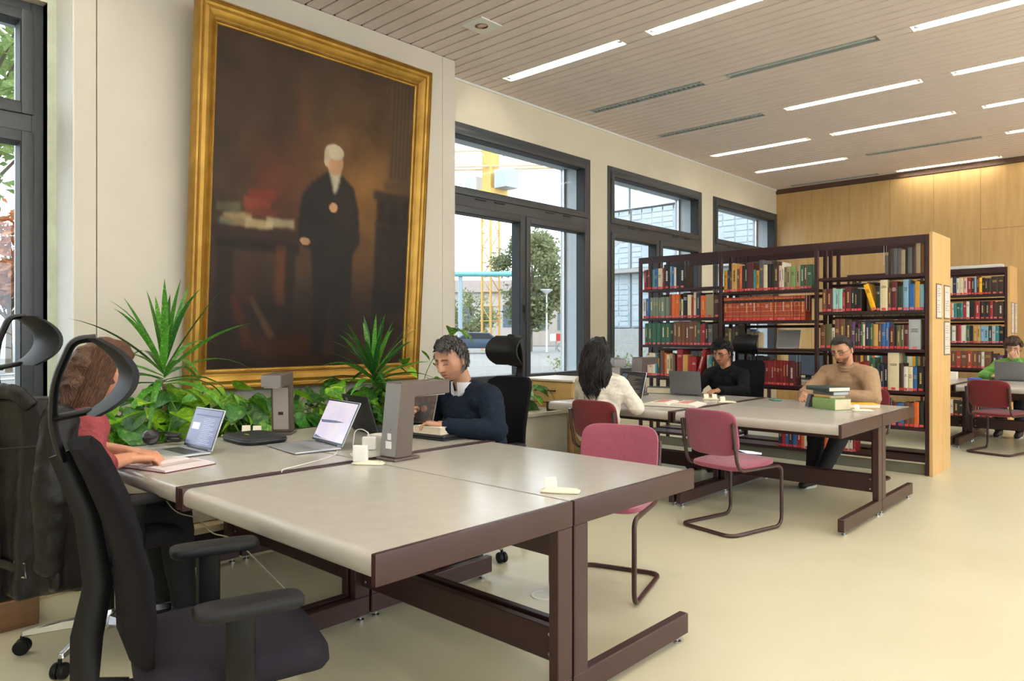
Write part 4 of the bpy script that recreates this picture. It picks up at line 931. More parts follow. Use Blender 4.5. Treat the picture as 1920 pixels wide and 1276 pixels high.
# open books
paper2_m = pm('page_white', '#e3ddd2', 0.8, var=0.03); pinkpage_m = pm('page_pinkish', '#ddd2d4', 0.8, var=0.03)
def open_book(name, label, loc, rz, w_, h, th, covm, pgm, lines=True, ink=None):
    t = thing(name, label, 'book', loc, rz)
    MB().box(-w_-0.004, w_+0.004, -h/2-0.004, h/2+0.004, 0, 0.003).build('cover', covm, t, bevel=0.001)
    for s in (-1, 1):
        sec = [(0, 0.003), (s*w_, 0.003), (s*w_, 0.003+th*0.55), (s*w_*0.7, 0.003+th*0.95), (s*w_*0.35, 0.003+th*1.1), (s*w_*0.12, 0.003+th), (0, 0.003+th*0.35)]
        o = MB().prism(sec, 'y', -h/2, h/2).build('page_block', pgm, t, smooth=50)
        if lines:
            g = MB(); k = h/2-0.03
            while k > -h/2+0.03: x0, x1 = sorted((s*w_*0.25, s*w_*0.65)); g.box(x0, x1, k, k+0.003, 0.003+th*1.0, 0.003+th*1.115); k -= 0.011
            g.build('printed_lines', ink or pm('faint_ink', '#b8aca4', 0.8), t)
    return t
open_book('notebook', 'open notebook with pinkish pages under the hands of the woman in red', (-3.36, 1.335, T), math.radians(14), 0.165, 0.25, 0.012, pm('notebook_cover', '#6b1d2a', 0.6), pinkpage_m)
open_book('book', 'large open book lying before the long-haired woman, red print', (-3.10, 5.31, T), math.radians(12), 0.22, 0.31, 0.028, rubber_m, paper2_m, True, pm('red_ink', '#c98a80', 0.8))
# closed books lying about
def flat_book(label, x, y, z, rz, w_, d, h, code, cov=None, pages=None):
    t = thing('book', label, 'book', (x, y, z), rz); cm = cov or cover_mat(code)
    MB().box(-w_/2, w_/2, -d/2, d/2, 0, 0.003).build('cover', cm, t, bevel=0.001)
    MB().box(-w_/2, w_/2, -d/2, d/2, h-0.003, h).build('cover', cm, t, bevel=0.001)
    MB().prism([(-w_/2, 0.0), (-w_/2-0.004, h*0.25), (-w_/2-0.004, h*0.75), (-w_/2, h), (-w_/2+0.004, h), (-w_/2+0.004, 0)], 'y', -d/2, d/2).build('spine', cm, t)
    MB().box(-w_/2+0.004, w_/2-0.005, -d/2+0.004, d/2-0.004, 0.003, h-0.003).build('page_block', pages or page_m, t)
    return t
flat_book('thick white paperback with a blue cover picture before the man in navy', -3.14, 2.74, T+0.028, math.radians(8), 0.20, 0.15, 0.042, 'w', pm('white_cover', '#ded8c8', 0.4))
pc = bpy.data.objects['book'] if False else None
t = [o for o in bpy.data.objects if o.get('label', '').startswith('thick white paperback')][0]
MB().box(-0.055, 0.06, -0.045, 0.045, 0.042, 0.0425).build('cover_picture', pm('blue_picture', '#39405e', 0.4, hex2='#a98a86', scale=14, contrast=(0.45, 0.62)), t)
t = thing('tablet', 'black tablet cover under the white paperback', 'tablet', (-3.13, 2.745, T), math.radians(8))
MB().box(-0.13, 0.13, -0.095, 0.095, 0, 0.013).build('tablet_body', rubber_m, t, bevel=0.004); MB().box(-0.132, 0.132, -0.097, 0.097, 0.0135, 0.027).build('cover_flap', pm('black_leatherette', '#1a1b1d', 0.5, bump=0.1), t, bevel=0.005)
tag(MB().box(-0.10, 0.10, -0.07, 0.07, 0, 0.012).build('paper_stack', paper2_m, loc=(-3.37, 2.58, T), rz=0.2), 'small stack of white paper behind the tall desk light', 'paper')
flat_book('thick closed book with navy cover beside the far laptops', -3.88, 6.36, T, math.radians(20), 0.24, 0.17, 0.06, 'n')
tag(MB().box(-0.04, 0.04, -0.02, 0.02, 0, 0.05).build('carton', pm('red_white_carton', '#d8c4c0', 0.5, hex2='#c85048', scale=30, contrast=(0.5, 0.6)), loc=(-3.72, 6.42, T), rz=0.2, bevel=0.002), 'small red and white carton beside the navy book', 'carton')
gk = 'books in the pile before the man in beige'
z = T
for lab, x, y, rz, w_, d, h, code, pg in (('thick green book with cream pages, lowest in the pile', -2.06, 5.93, 63, 0.165, 0.235, 0.085, 'G', None), ('tan book second from below in the pile', -2.09, 5.97, 60, 0.15, 0.18, 0.024, 'a', None), ('grey book third from below in the pile', -2.08, 5.97, 64, 0.16, 0.21, 0.028, 'e', pm('grey_pages', '#b4b6b8', 0.8)), ('dark green book with white pages on top of the pile', -2.11, 5.99, 58, 0.20, 0.27, 0.034, 'd', paper2_m)):
    o = flat_book(lab, x, y, z, math.radians(rz), w_, d, h, code, None, pg); o['group'] = gk; z += h+0.0005
flat_book('bright yellow book lying right of the pile', -1.93, 6.22, T, math.radians(38), 0.24, 0.16, 0.03, 'Y', None, paper2_m)
t = thing('phone', 'green cased phone lying flat on the second table', 'phone', (-2.69, 6.33, T), math.radians(40)); MB().box(-0.037, 0.037, -0.075, 0.075, 0, 0.010).build('phone_case', pm('green_case', '#3f7d6a', 0.5), t, bevel=0.003); MB().box(-0.012, 0.012, 0.02, 0.05, 0.010, 0.0115).build('camera_bump', rubber_m, t, bevel=0.001)
t = thing('bookend', 'dark grey wedge bookend left of the book pile', 'bookend', (-2.255, 5.98, T), math.radians(60)); MB().prism([(-0.03, 0), (0.03, 0), (0.03, 0.10), (0.0, 0.10)], 'y', -0.02, 0.02).build('wedge', pm('dark_grey', '#3f4146', 0.5), t, bevel=0.002); MB().box(-0.035, 0.06, -0.02, 0.02, 0, 0.002).build('tongue', metal_m, t)
# far table bits
tag(MB().loft(cushion(0.16, 0.06, 0.03), M=TM((0, 0, 0.016))).build('pencil_case', pm('blue_nylon', '#3d5aa8', 0.6), loc=(-1.98, 10.75, T), rz=0.1, smooth=50), 'blue pencil case on the far desk', 'pencil case')
t = thing('box_file', 'white box with printed label on the far desk, past the bookcase end', 'box', (-2.30, 10.78, T), 0.1); MB().box(-0.12, 0.12, -0.1, 0.1, 0, 0.10).build('carton_body', paper2_m, t, bevel=0.002); MB().box(-0.03, 0.04, -0.1015, -0.1, 0.03, 0.07).build('printed_label', ink_m, t)
tag(MB().loft(cushion(0.10, 0.05, 0.025), M=TM((0, 0, 0.013))).build('computer_mouse', padp_m, loc=(-1.76, 10.62, T), rz=1.2, smooth=50), 'dark computer mouse beside the far laptop', 'computer mouse')
# floor socket ring
t = thing('floor_socket', 'round white floor socket ring near the pink chair', 'floor socket', (-2.38, 2.80, 0))
MB().lathe([(0.052, 0.0005), (0.052, 0.004), (0.066, 0.004), (0.070, 0.0005)], 28).build('ring', wpl_m, t); MB().lathe([(0.05, 0.0004), (0.05, 0.0025), (0.001, 0.0025)], 24).build('lid', floor_m, t)
# printed sheet, monitor and paper stack glimpsed through the middle bay
t = thing('sheet_holder', 'printed sheet on a slanted holder in the middle bay', 'sign', (-3.16, 7.75, 1.167), math.radians(-6))
MB().box(-0.13, 0.13, 0, 0.004, 0, 0.20, M=TM((0, 0, 0.004), rx=-0.25)).build('sheet', pm('grey_sheet', '#8f8d8e', 0.7, var=0.03), t)
g = MB(); 
for k in range(9): g.box(-0.10, 0.11-rb.uniform(0, 0.06), -0.001, 0.0005, 0.03+k*0.018, 0.034+k*0.018, M=TM((0, 0, 0.004), rx=-0.25))
g.build('printed_lines', ink_m, t); MB().box(-0.10, 0.10, -0.03, 0.06, 0, 0.004).build('holder_foot', wpl_m, t)
t = thing('monitor', 'dark flat monitor beyond the middle bay of the bookcase', 'monitor', (-3.65, 9.6, 0.0), math.radians(165))
MB().box(-0.28, 0.28, -0.02, 0.02, 0.78, 1.12).build('monitor_shell', pm('slate_plastic', '#4d5a68', 0.5), t, bevel=0.01); MB().box(-0.04, 0.04, -0.035, -0.02, 0.72, 0.95).build('monitor_neck', rubber_m, t); MB().box(-0.12, 0.12, -0.12, 0.08, 0.731, 0.745).build('monitor_foot', rubber_m, t)
t = thing('work_table', 'plain grey side table under the monitor beyond the bookcase', 'table', (-3.7, 9.7, 0)); MB().box(-0.7, 0.5, -0.5, 0.4, 0.69, 0.73).build('tabletop', top_m, t, bevel=0.004)
for sx in (-0.66, 0.46):
    for sy in (-0.46, 0.36): MB().box(sx-0.02, sx+0.02, sy-0.02, sy+0.02, 0, 0.69).build('leg', maroon_m, t)
z = 0.732
for i, (h, c, lab) in enumerate(((0.05, '#c9c7c0', 'thick pale paper stack under the folders beyond the bookcase'), (0.03, '#8f959a', 'grey folder in the paper stack beyond the bookcase'), (0.035, '#dadad6', 'white folder on top of the stack beyond the bookcase'))):
    tag(MB().box(-0.16, 0.16, -0.11, 0.11, 0, h).build('folder', pm('folder_%d' % i, c, 0.7), loc=(-3.30, 9.55+0.01*i, z), rz=0.1*i, bevel=0.002), lab, 'folder'); z += h+0.001
# ------------------------------------------------------------------ plants in the planter
def leaf_mat(name, a, b2, c3, rough=0.35):
    m = bpy.data.materials.new(name); m.use_nodes = True; nt = m.node_tree; N = nt.nodes; L = nt.links; bs = N['Principled BSDF']
    tc = N.new('ShaderNodeTexCoord'); oi = N.new('ShaderNodeObjectInfo'); n = N.new('ShaderNodeTexNoise'); n.inputs['Scale'].default_value = 26; n.inputs['Detail'].default_value = 4; n.inputs['Distortion'].default_value = 1.2
    ad = N.new('ShaderNodeVectorMath'); ad.operation = 'ADD'; L.new(tc.outputs['Object'], ad.inputs[0]); cx_ = N.new('ShaderNodeCombineXYZ'); mu = N.new('ShaderNodeMath'); mu.operation = 'MULTIPLY'; mu.inputs[1].default_value = 40; L.new(oi.outputs['Random'], mu.inputs[0]); L.new(mu.outputs[0], cx_.inputs[0]); L.new(cx_.outputs[0], ad.inputs[1]); L.new(ad.outputs[0], n.inputs['Vector'])
    r = N.new('ShaderNodeValToRGB'); e = r.color_ramp.elements; e[0].position = 0.40; e[0].color = (*lin(a), 1); e[1].position = 0.60; e[1].color = (*lin(b2), 1); x = r.color_ramp.elements.new(0.70); x.color = (*lin(c3), 1)
    L.new(n.outputs['Fac'], r.inputs[0])
    hs = N.new('ShaderNodeHueSaturation'); ma = N.new('ShaderNodeMath'); ma.operation = 'MULTIPLY_ADD'; ma.inputs[1].default_value = 0.6; ma.inputs[2].default_value = 0.7; L.new(oi.outputs['Random'], ma.inputs[0]); L.new(ma.outputs[0], hs.inputs['Value']); L.new(r.outputs[0], hs.inputs['Color'])
    L.new(hs.outputs[0], bs.inputs['Base Color']); bs.inputs['Roughness'].default_value = rough
    tr = N.new('ShaderNodeBsdfTranslucent'); L.new(hs.outputs[0], tr.inputs[0]); mx = N.new('ShaderNodeMixShader'); mx.inputs[0].default_value = 0.3; L.new(bs.outputs[0], mx.inputs[1]); L.new(tr.outputs[0], mx.inputs[2]); L.new(mx.outputs[0], N['Material Output'].inputs[0])
    return m
pothos_m = leaf_mat('pothos_leaf', '#3f7a22', '#6aa52e', '#c2cc58'); pothos2_m = leaf_mat('pothos_leaf_lime', '#74ad22', '#9fd036', '#d8e070'); pothos3_m = leaf_mat('pothos_leaf_dark', '#2a5c22', '#457f36', '#7f9f4e')
blade_m = leaf_mat('yucca_blade', '#42842a', '#5fa03a', '#93c05a', 0.3); blade2_m = leaf_mat('yucca_blade_dark', '#285a22', '#3a7030', '#5c8c48', 0.3)
stem_m = pm('green_stem', '#5f7a34', 0.5); bark_m = pm('yucca_bark', '#8a7350', 0.9, var=0.3, scale=30, bump=0.6, bscale=60)
def heart_leaf(L_, W_, droop, fold, seed):
    # outline stations along the midrib, folded about it, thin but double-skinned
    st = [(0.0, 0.02), (-0.06, 0.28), (0.02, 0.42), (0.18, 0.5), (0.38, 0.49), (0.6, 0.38), (0.8, 0.2), (0.93, 0.07), (1.0, 0.005)]
    r_ = random.Random(seed); V = []; F = []
    for s, w_ in st:
        y = s*L_; base = -droop*L_*max(0, s)**2
        for k in (-1, -0.5, 0, 0.5, 1):
            x = k*w_*W_; V.append((x, y + (0.0 if k else (0.04*L_ if s <= 0 else 0)), base + abs(k)*fold*w_*W_ + 0.012*L_*math.sin(s*9+seed)*abs(k)))
    n = len(st)
    for i in range(n-1):
        for j in range(4): a = i*5+j; F.append((a, a+1, a+6, a+5))
    me = bpy.data.meshes.new('leaf'); me.from_pydata(V, [], F); me.polygons.foreach_set('use_smooth', [True]*len(F)); return me
leafvars = []
for k in range(6):
    for m in (pothos_m, pothos2_m, pothos3_m):
        me = heart_leaf(0.125, 0.115, (0.25, 0.4, 0.15, 0.5, 0.3, 0.1)[k], (0.25, 0.1, 0.35, 0.2, 0.05, 0.4)[k], k); me.materials.append(m); leafvars.append(me)
rp = random.Random(21)
def pothos(label, x0, x1, y0, y1, n, zt, lime=0.33, smin=0.85, smax=1.6):
    t = thing('pothos_plant', label, 'plant', ((x0+x1)/2, (y0+y1)/2, PZ-0.065), 0, 'pothos plants in the planter bed'); st = MB(); cxp, cyp = (x0+x1)/2, (y0+y1)/2; zb = PZ-0.065
    for i in range(n):
        x = rp.uniform(x0, x1); y = rp.uniform(y0, y1); z = PZ-0.03+rp.random()**0.8*(zt-PZ+0.03)*(0.45+0.55*rp.random())
        k = rp.randrange(6)*3; q = rp.random(); m = 1 if q < lime else (0 if q < lime+0.35 else 2)
        o = bpy.data.objects.new('leaf', leafvars[k+m]); COL.objects.link(o); o.parent = t
        s = rp.uniform(smin, smax); o.location = (x-cxp, y-cyp, z-zb); o.scale = (s, s, s)
        # leaves turn their faces to the room and the light
        hd = rp.gauss(-PI/2, 1.0); o.rotation_euler = (rp.gauss(-0.35, 0.40), rp.gauss(0, 0.35), hd)
        bx_ = rp.uniform(x0, x1)-cxp; by_ = rp.uniform(y0, y1)-cyp
        st.tube([(bx_, by_, 0.0), ((bx_+x-cxp)/2, (by_+y-cyp)/2, (z-zb)*0.75), (x-cxp, y-cyp, z-zb)], 0.0025, 4)
    st.build('stems', stem_m, t); return t
seg = [(-0.9, 0.2, 0.95, 22, 'pothos below the left window behind the leather jackets'), (0.9, 1.55, 0.98, 46, 'pothos at the wall joint behind the woman in red'), (1.5, 1.95, 1.00, 60, 'lime variegated pothos around the foot of the first yucca'), (1.9, 2.35, 1.0, 56, 'pothos right of the first yucca, under the painting corner'), (2.3, 2.75, 0.98, 52, 'pothos behind the small silver laptop'), (2.7, 3.15, 0.97, 52, 'pothos between the far left desk light and pink screen'), (3.1, 3.6, 0.98, 48, 'pothos around the second yucca'), (3.6, 4.15, 1.02, 44, 'pothos at the painting corner beside the man in navy'), (4.15, 4.7, 0.98, 34, 'pothos behind the office chair of the man in navy'), (4.65, 5.2, 0.86, 34, 'pothos spilling over the planter end by the cabinet')]
for y0, y1, zt, n, lab in seg: pothos(lab, -5.15, -4.33, y0, y1, n, zt, lime=0.45 if y0 < 2 else (0.2 if y0 > 2.2 else 0.35))
# a few taller sprays
def spray(label, pts, leaves):
    t = thing('pothos_vine', label, 'plant', (0, 0, 0)); MB().tube(fillet(pts, 0.1), 0.004, 5).build('stem', stem_m, t)
    for (x, y, z, s, rz, rx) in leaves:
        o = bpy.data.objects.new('leaf', leafvars[rp.randrange(6)*3+rp.choice((0, 0, 1, 2))]); COL.objects.link(o); o.parent = t; o.location = (x, y, z); o.scale = (s, s, s); o.rotation_euler = (rx, rp.uniform(-0.3, 0.3), rz)
spray('climbing vine leaves before the left window pane', [(-5.1, 0.95, 0.55), (-5.25, 0.85, 1.0), (-5.3, 0.9, 1.6), (-5.28, 0.8, 1.75)], [(-5.25, 0.9, 1.66, 0.8, -1.2, -0.3), (-5.28, 1.02, 1.63, 0.8, -0.6, -0.4), (-5.25, 0.86, 1.36, 0.8, -1.6, -0.2), (-5.25, 0.98, 1.34, 0.7, -1.0, -0.5), (-5.22, 0.88, 1.27, 1.0, -1.3, -0.3), (-5.2, 0.90, 1.06, 0.9, -1.6, -0.2), (-5.2, 0.75, 1.2, 1.0, -1.6, -0.2), (-5.22, 0.8, 0.95, 1.0, -1.6, -0.2), (-5.2, 0.98, 0.9, 1.1, -1.2, -0.2)])
spray('vine leaves rising behind the head of the man in navy', [(-5.0, 4.1, 0.55), (-5.05, 4.3, 1.0), (-5.0, 4.55, 1.36), (-4.95, 4.72, 1.34)], [(-5.0, 4.55, 1.38, 1.0, 0.6, -0.3), (-4.98, 4.62, 1.36, 1.1, -1.2, -0.6), (-4.97, 4.72, 1.33, 1.1, -0.9, -0.8), (-5.0, 4.0, 1.1, 0.9, 0.9, -0.5), (-5.0, 4.2, 1.16, 0.9, -0.5, -0.7), (-5.0, 4.05, 1.02, 0.9, -1.2, -0.6), (-4.95, 4.3, 1.04, 1.0, -1.2, -0.5)])
def blade(L_, W_, droop, seed):
    n = 9; V = []; F = []
    for i in range(n+1):
        s = i/n; a = droop*s*s; w_ = W_*(0.45+1.6*s*(1-s)*1.2) if s < 0.95 else W_*0.06
        w_ = W_*min(1.0, 0.35+2.6*s)*(1-s**3.2)+0.0006
        y = L_*(s-0.18*droop*s*s); z = -L_*0.75*droop*s*s*s
        for k in (-1, 0, 1): V.append((k*w_/2, y, z+abs(k)*w_*0.16))
    for i in range(n):
        for j in range(2): a = i*3+j; F.append((a, a+1, a+4, a+3))
    me = bpy.data.meshes.new('blade'); me.from_pydata(V, [], F); me.polygons.foreach_set('use_smooth', [True]*len(F)); return me
def yucca(label, x, y, ztop, trunk_h, n, Lm, mats, up, seed):
    zb = PZ-0.065; t = thing('yucca', label, 'plant', (x, y, zb), 0, 'yuccas in the planter'); r_ = random.Random(seed)
    h = trunk_h; MB().tube([(0, 0, 0), (0.01, 0.005, h*0.5), (0.0, 0, h)], [0.02, 0.018, 0.013], 8).build('trunk', bark_m, t)
    vs = []
    for dr in (0.05, 0.25, 0.55, 0.95, 1.3):
        for m in mats: me = blade(1.0, 0.085, dr, 0); me.materials.append(m); vs.append((dr, me))
    ga = 2.399
    for i in range(n):
        f = i/(n-1); pitch = math.radians(86-f*(86-up)+r_.uniform(-8, 8))   # elevation of the blade
        az = i*ga+r_.uniform(-0.25, 0.25); L_ = Lm*(0.72+0.35*math.sin(PI*min(1, f*1.05)))*r_.uniform(0.85, 1.08)
        di = min(4, max(0, int(f*4.2+r_.uniform(-0.4, 0.6)))); k = di*len(mats)+r_.randrange(len(mats))
        o = bpy.data.objects.new('blade', vs[k][1]); COL.objects.link(o); o.parent = t
        o.location = (0.01*math.cos(az), 0.01*math.sin(az), h+0.16*(1-f)-0.10*f*0.5); o.scale = (0.50+0.15*r_.random(), L_, L_)
        o.rotation_euler = (Matrix.Rotation(az-PI/2, 3, 'Z') @ Matrix.Rotation(pitch, 3, 'X') @ Matrix.Rotation(r_.uniform(-0.35, 0.35), 3, 'Y')).to_euler()
    return t
yucca('tall yucca with bright green arching blades before the painting edge', -4.78, 1.885, 1.55, 0.46, 38, 0.62, (blade_m, blade_m, blade2_m), -25, 3)
yucca('dense dark yucca before the lower right of the painting', -4.72, 3.47, 1.5, 0.36, 52, 0.55, (blade2_m, blade2_m, blade_m), -40, 8)
# ------------------------------------------------------------------ outside the windows
pave_m = pm('paving', '#75736f', 0.85, var=0.12, scale=0.6, detail=8)
ground = MB().box(-120, XW-0.45, -60, 110, -0.12, -0.02).build('ground', pave_m, smooth=0); struct(ground)
facade_m = pm('pale_lattice', '#a5b0b7', 0.5, var=0.10, scale=2.5, bump=0.2, bscale=9); facade2_m = pm('pale_panel', '#b9c0c4', 0.5, var=0.04); conc_m = pm('concrete', '#9a9b99', 0.8, var=0.06)  # facade colours lightened, the window glare is put into them
bd = thing('library_wing', 'pale grey building wing with latticed panels outside the far windows', 'building', (0, 20.0, 0))
MB().box(-15.7, -6.2, 0.06, 6, 0, 9.0).build('wall', conc_m, bd, smooth=0)
MB().box(-15.7, -6.2, -0.05, 0.06, 0.0, 1.5).build('plinth', conc_m, bd)
pmesh = MB().box(0.03, 2.37, -0.02, 0.06, 0.03, 1.83).mesh('facade_panel', bevel=0.01); pmesh.materials.append(facade_m)
pmesh2 = MB().box(0.03, 2.37, -0.10, 0.06, 0.03, 2.77).mesh('facade_panel', bevel=0.01); pmesh2.materials.append(facade2_m)
tile = MB().box(0.02, 0.36, -0.05, -0.02, 0.02, 0.14).mesh('lattice_tile', smooth=0); tile.materials.append(facade_m)
for c in range(4):
    x = -15.7+c*2.42
    for z in (1.5, 3.42): obj('facade_panel', pmesh, facade_m, bd, (x, 0, z))
    obj('facade_panel', pmesh2, facade2_m, bd, (x, 0, 5.36))
tg = MB(); r_ = random.Random(9)
for c in range(4):
    for rw in range(22):
        for q in range(6):
            if r_.random() < 0.75: x = -15.7+c*2.42+0.06+q*0.385; z = 1.58+rw*0.172; tg.box(x, x+0.34, -0.035-0.015*r_.random(), -0.01, z, z+0.14)
o = tg.build('lattice_bricks', facade_m, bd, smooth=0); o['kind'] = 'stuff'
MB().box(-15.7, -6.2, -0.35, 0.0, 3.30, 3.42).build('ledge', conc_m, bd)
# crane
crane_m = pm('crane_yellow', '#c89e50', 0.5, var=0.05); cg = thing('tower_crane', 'yellow tower crane standing beyond the middle window', 'crane', (-42.0, 42.6, 0))  # yellow washed out, outdoor glare painted into the colour
w_ = 0.5; mast = MB()
for sx in (-1, 1):
    for sy in (-1, 1): mast.box(sx*w_-0.07, sx*w_+0.07, sy*w_-0.07, sy*w_+0.07, 0, 12.8)
mast.build('mast_chords', crane_m, cg); 
br = MB(); zz = 0
while zz < 12.6:
    for s in (-1, 1):
        a = 1 if int(zz/1.2) % 2 else -1
        br.tube([(-w_*a, s*w_, zz), (w_*a, s*w_, zz+1.2)], 0.035, 4); br.tube([(s*w_, -w_*a, zz), (s*w_, w_*a, zz+1.2)], 0.035, 4); br.tube([(-w_, s*w_, zz), (w_, s*w_, zz)], 0.03, 4); br.tube([(s*w_, -w_, zz), (s*w_, w_, zz)], 0.03, 4)
    zz += 1.2
br.build('mast_bracing', crane_m, cg)
MB().box(-1.0, 1.0, -1.0, 1.0, 12.6, 13.1).build('slewing_ring', crane_m, cg); MB().box(1.0, 2.3, -0.6, 0.9, 13.1, 14.6).build('crane_cab', pm('cab_grey', '#9aa4ad', 0.4), cg); MB().box(-2.6, -1.2, -0.5, 0.5, 13.1, 14.4).build('winch_box', pm('cab_grey2', '#b3bac0', 0.5), cg)
jb = MB(); dx, dy = 0.72, 0.69
def jp(s, o_, z): return (dx*s-dy*o_, dy*s+dx*o_, z)
for s0, s1 in ((-8, 26),):
    for o_, z in ((-0.55, 14.8), (0.55, 14.8), (0, 16.2)): jb.tube([jp(s0, o_, z), jp(s1, o_, z+0.06*(s1-s0)*0.4)], 0.09, 5)
    s = s0
    while s < s1:
        k = 0.024*(s-s0); k2 = 0.024*(s+0.8-s0)
        for o_ in (-0.55, 0.55): jb.tube([jp(s, o_, 14.8+k), jp(s+0.8, 0, 16.2+k2)], 0.035, 4); jb.tube([jp(s+0.8, 0, 16.2+k2), jp(s+1.6, o_, 14.8+k2)], 0.035, 4)
        s += 1.6
jb.build('jib', pm('jib_pale', '#cbb488', 0.5), cg); MB().box(-0.5, 0.5, -0.5, 0.5, 13.1, 16.4).build('tower_head', crane_m, cg)  # jib paled further with painted-in glare
MB().box(jp(-7, 0, 0)[0]-0.9, jp(-7, 0, 0)[0]+0.9, jp(-7, 0, 0)[1]-0.6, jp(-7, 0, 0)[1]+0.6, 13.4, 14.7).build('counterweight', conc_m, cg)
# pipe bridge
teal_m = pm('teal_pipe', '#6aa3a7', 0.5); pb = thing('pipe_bridge', 'overhead teal pipe on a post outside the middle window', 'pipe', (-39.0, 36.4, 0))  # teal paled to carry the outdoor glare in its colour
MB().tube([(-12, -12, 5.7), (3.2, 2.9, 5.7)], 0.19, 10).build('pipe', teal_m, pb); MB().tube([(0, 0, 0), (0, 0, 5.6)], 0.16, 8).build('post', pm('post_grey', '#8fa2a8', 0.5), pb)
for s in (-6, 2.4): MB().tube([(s, s*0.97, 5.5), (s+0.1, s*0.97+0.1, 5.9)], 0.24, 8).build('collar', teal_m, pb)
# trees: trunk, branches and a crown of leaf cards joined per crown
treeleaf_m = leaf_mat('autumn_leaf', '#6d7850', '#8a9268', '#a0936a', 0.6); treeleaf2_m = leaf_mat('pale_green_leaf', '#7c9850', '#98b064', '#bcc488', 0.6)  # autumn leaf colours lightened to hold the washed-out glare
def tree(label, x, y, h, rad, zc, n, mat, seed, ls=0.16):
    t = thing('tree', label, 'tree', (x, y, 0)); r_ = random.Random(seed); tr = MB(); tr.tube([(0, 0, 0), (0.03, 0, h*0.3), (0, 0.05, h*0.85)], [0.12, 0.09, 0.02], 8)
    cl = []
    for k in range(26):
        a = r_.uniform(0, 2*PI); zz = r_.uniform(-1, 1); rr_ = math.sqrt(max(0.05, 1-zz*zz))*r_.uniform(0.45, 1.0); c = (rad*rr_*math.cos(a), rad*rr_*math.sin(a), zc+zz*(h-zc)*0.92*(1 if zz > 0 else 0.75)); cl.append(c)
        tr.tube([(0, 0, max(h*0.22, c[2]*0.65)), (c[0]*0.5, c[1]*0.5, c[2]*0.85), c], [0.05, 0.03, 0.012], 5)
    tr.build('trunk', pm('tree_bark', '#6a6053', 0.9, var=0.2), t); g = MB()
    for c in cl:
        for _ in range(n):
            d = Vector((r_.gauss(0, 1), r_.gauss(0, 1), r_.gauss(0, 0.8)))*rad*0.17; p = Vector(c)+d; s = ls*r_.uniform(0.6, 1.3); R = Euler((r_.uniform(0, PI), r_.uniform(0, PI), r_.uniform(0, PI))).to_matrix()
            g.add([p+R@Vector(q)*s for q in ((0, -1, 0), (0.45, 0, 0.1), (0, 1, 0), (-0.45, 0, 0.1))], [(0, 1, 2, 3)])
    o = g.build('foliage', mat, t, smooth=0); o['kind'] = 'stuff'; return t
tree('leafy street tree turning brown outside the middle window', -36.6, 41.5, 8.9, 2.8, 5.0, 380, treeleaf_m, 5, 0.2)
tree('small bright green tree far behind the street lamp', -38, 52, 4.6, 2.6, 2.6, 70, treeleaf2_m, 6, 0.2)
tree('low green tree beyond the pipe post', -52, 50, 5.2, 2.6, 3.0, 70, treeleaf_m, 7, 0.2)
tree('leafy tree outside the far left window', -15.0, 2.6, 7.4, 2.6, 5.4, 90, treeleaf2_m, 12, 0.14)
tree('round tree with reddish leaves beyond the left window', -30.0, 6.6, 5.4, 2.0, 3.6, 60, leaf_mat('red_leaf', '#9a5a34', '#b4784c', '#c8a878', 0.6), 14, 0.2)
# street lamps
def lamp_post(label, x, y, h=4.2):
    t = thing('street_lamp', label, 'street lamp', (x, y, 0)); MB().tube([(0, 0, 0), (0, 0, h)], [0.07, 0.05], 8).build('pole', pm('pole_white', '#c8ced0', 0.4), t); MB().lathe([(0.05, h), (0.12, h+0.05), (0.45, h+0.32), (0.45, h+0.37), (0.02, h+0.4)], 16).build('lamp_head', pm('lamp_white', '#d5dadb', 0.4), t)
lamp_post('white street lamp before the tree outside the middle window', -34.2, 40.5); lamp_post('white street lamp outside the second window', -12.1, 16.9, 3.6)
# street clutter
bars = pm('barrier_red_white', '#d8d4d0', 0.5, hex2='#c8382e', scale=3.0, stretch=(1, 1, 0.1), contrast=(0.5, 0.55))
for i, (x, y, a, L_, lab) in enumerate(((-36.5, 47.5, 0.78, 5.0, 'red and white road barrier left of the window mullion'), (-32.2, 46.5, 0.78, 4.5, 'red and white road barrier right of the window mullion'))):
    t = thing('road_barrier', lab, 'barrier', (x, y, 0), a)
    for k in range(int(L_/0.5)): MB().box(k*0.5-L_/2, k*0.5+0.5-L_/2, -0.03, 0.03, 0.75, 1.35).build('stripe_panel', pm('barrier_red', '#c8382e', 0.5) if k % 2 else wpl_m, t)
    for s in (-1, 1): MB().box(s*L_*0.4-0.05, s*L_*0.4+0.05, -0.25, 0.25, 0, 0.75).build('barrier_foot', conc_m, t)
def car(label, x, y, rz, colr):
    t = thing('car', label, 'car', (x, y, 0), rz); pr = [(-2.1, 0.35), (2.1, 0.35), (2.15, 0.6), (1.95, 0.85), (1.1, 0.95), (0.55, 1.42), (-1.0, 1.46), (-1.75, 1.0), (-2.15, 0.9)]
    MB().prism(pr, 'y', -0.85, 0.85).build('body', pm('car_'+colr, '#3c4a5c' if colr == 'blue' else '#8a8f94', 0.3, 0.3), t, bevel=0.06, seg=2)
    MB().prism([(0.98, 0.98), (0.5, 1.36), (-0.95, 1.40), (-1.5, 1.0)], 'y', -0.86, 0.86).build('side_glass', rubber_m, t)
    for sx in (-1.3, 1.3):
        for sy in (-0.8, 0.8): MB().lathe([(0.3, -0.1), (0.33, -0.06), (0.33, 0.06), (0.3, 0.1)], 16, M=TM((sx, sy, 0.33), rx=PI/2)).build('wheel', rubber_m, t)
car('dark blue parked car outside, behind the man in navy', -36.0, 35.6, math.radians(45), 'blue'); car('grey parked car beyond the street barriers', -46.5, 39.5, math.radians(40), 'grey')
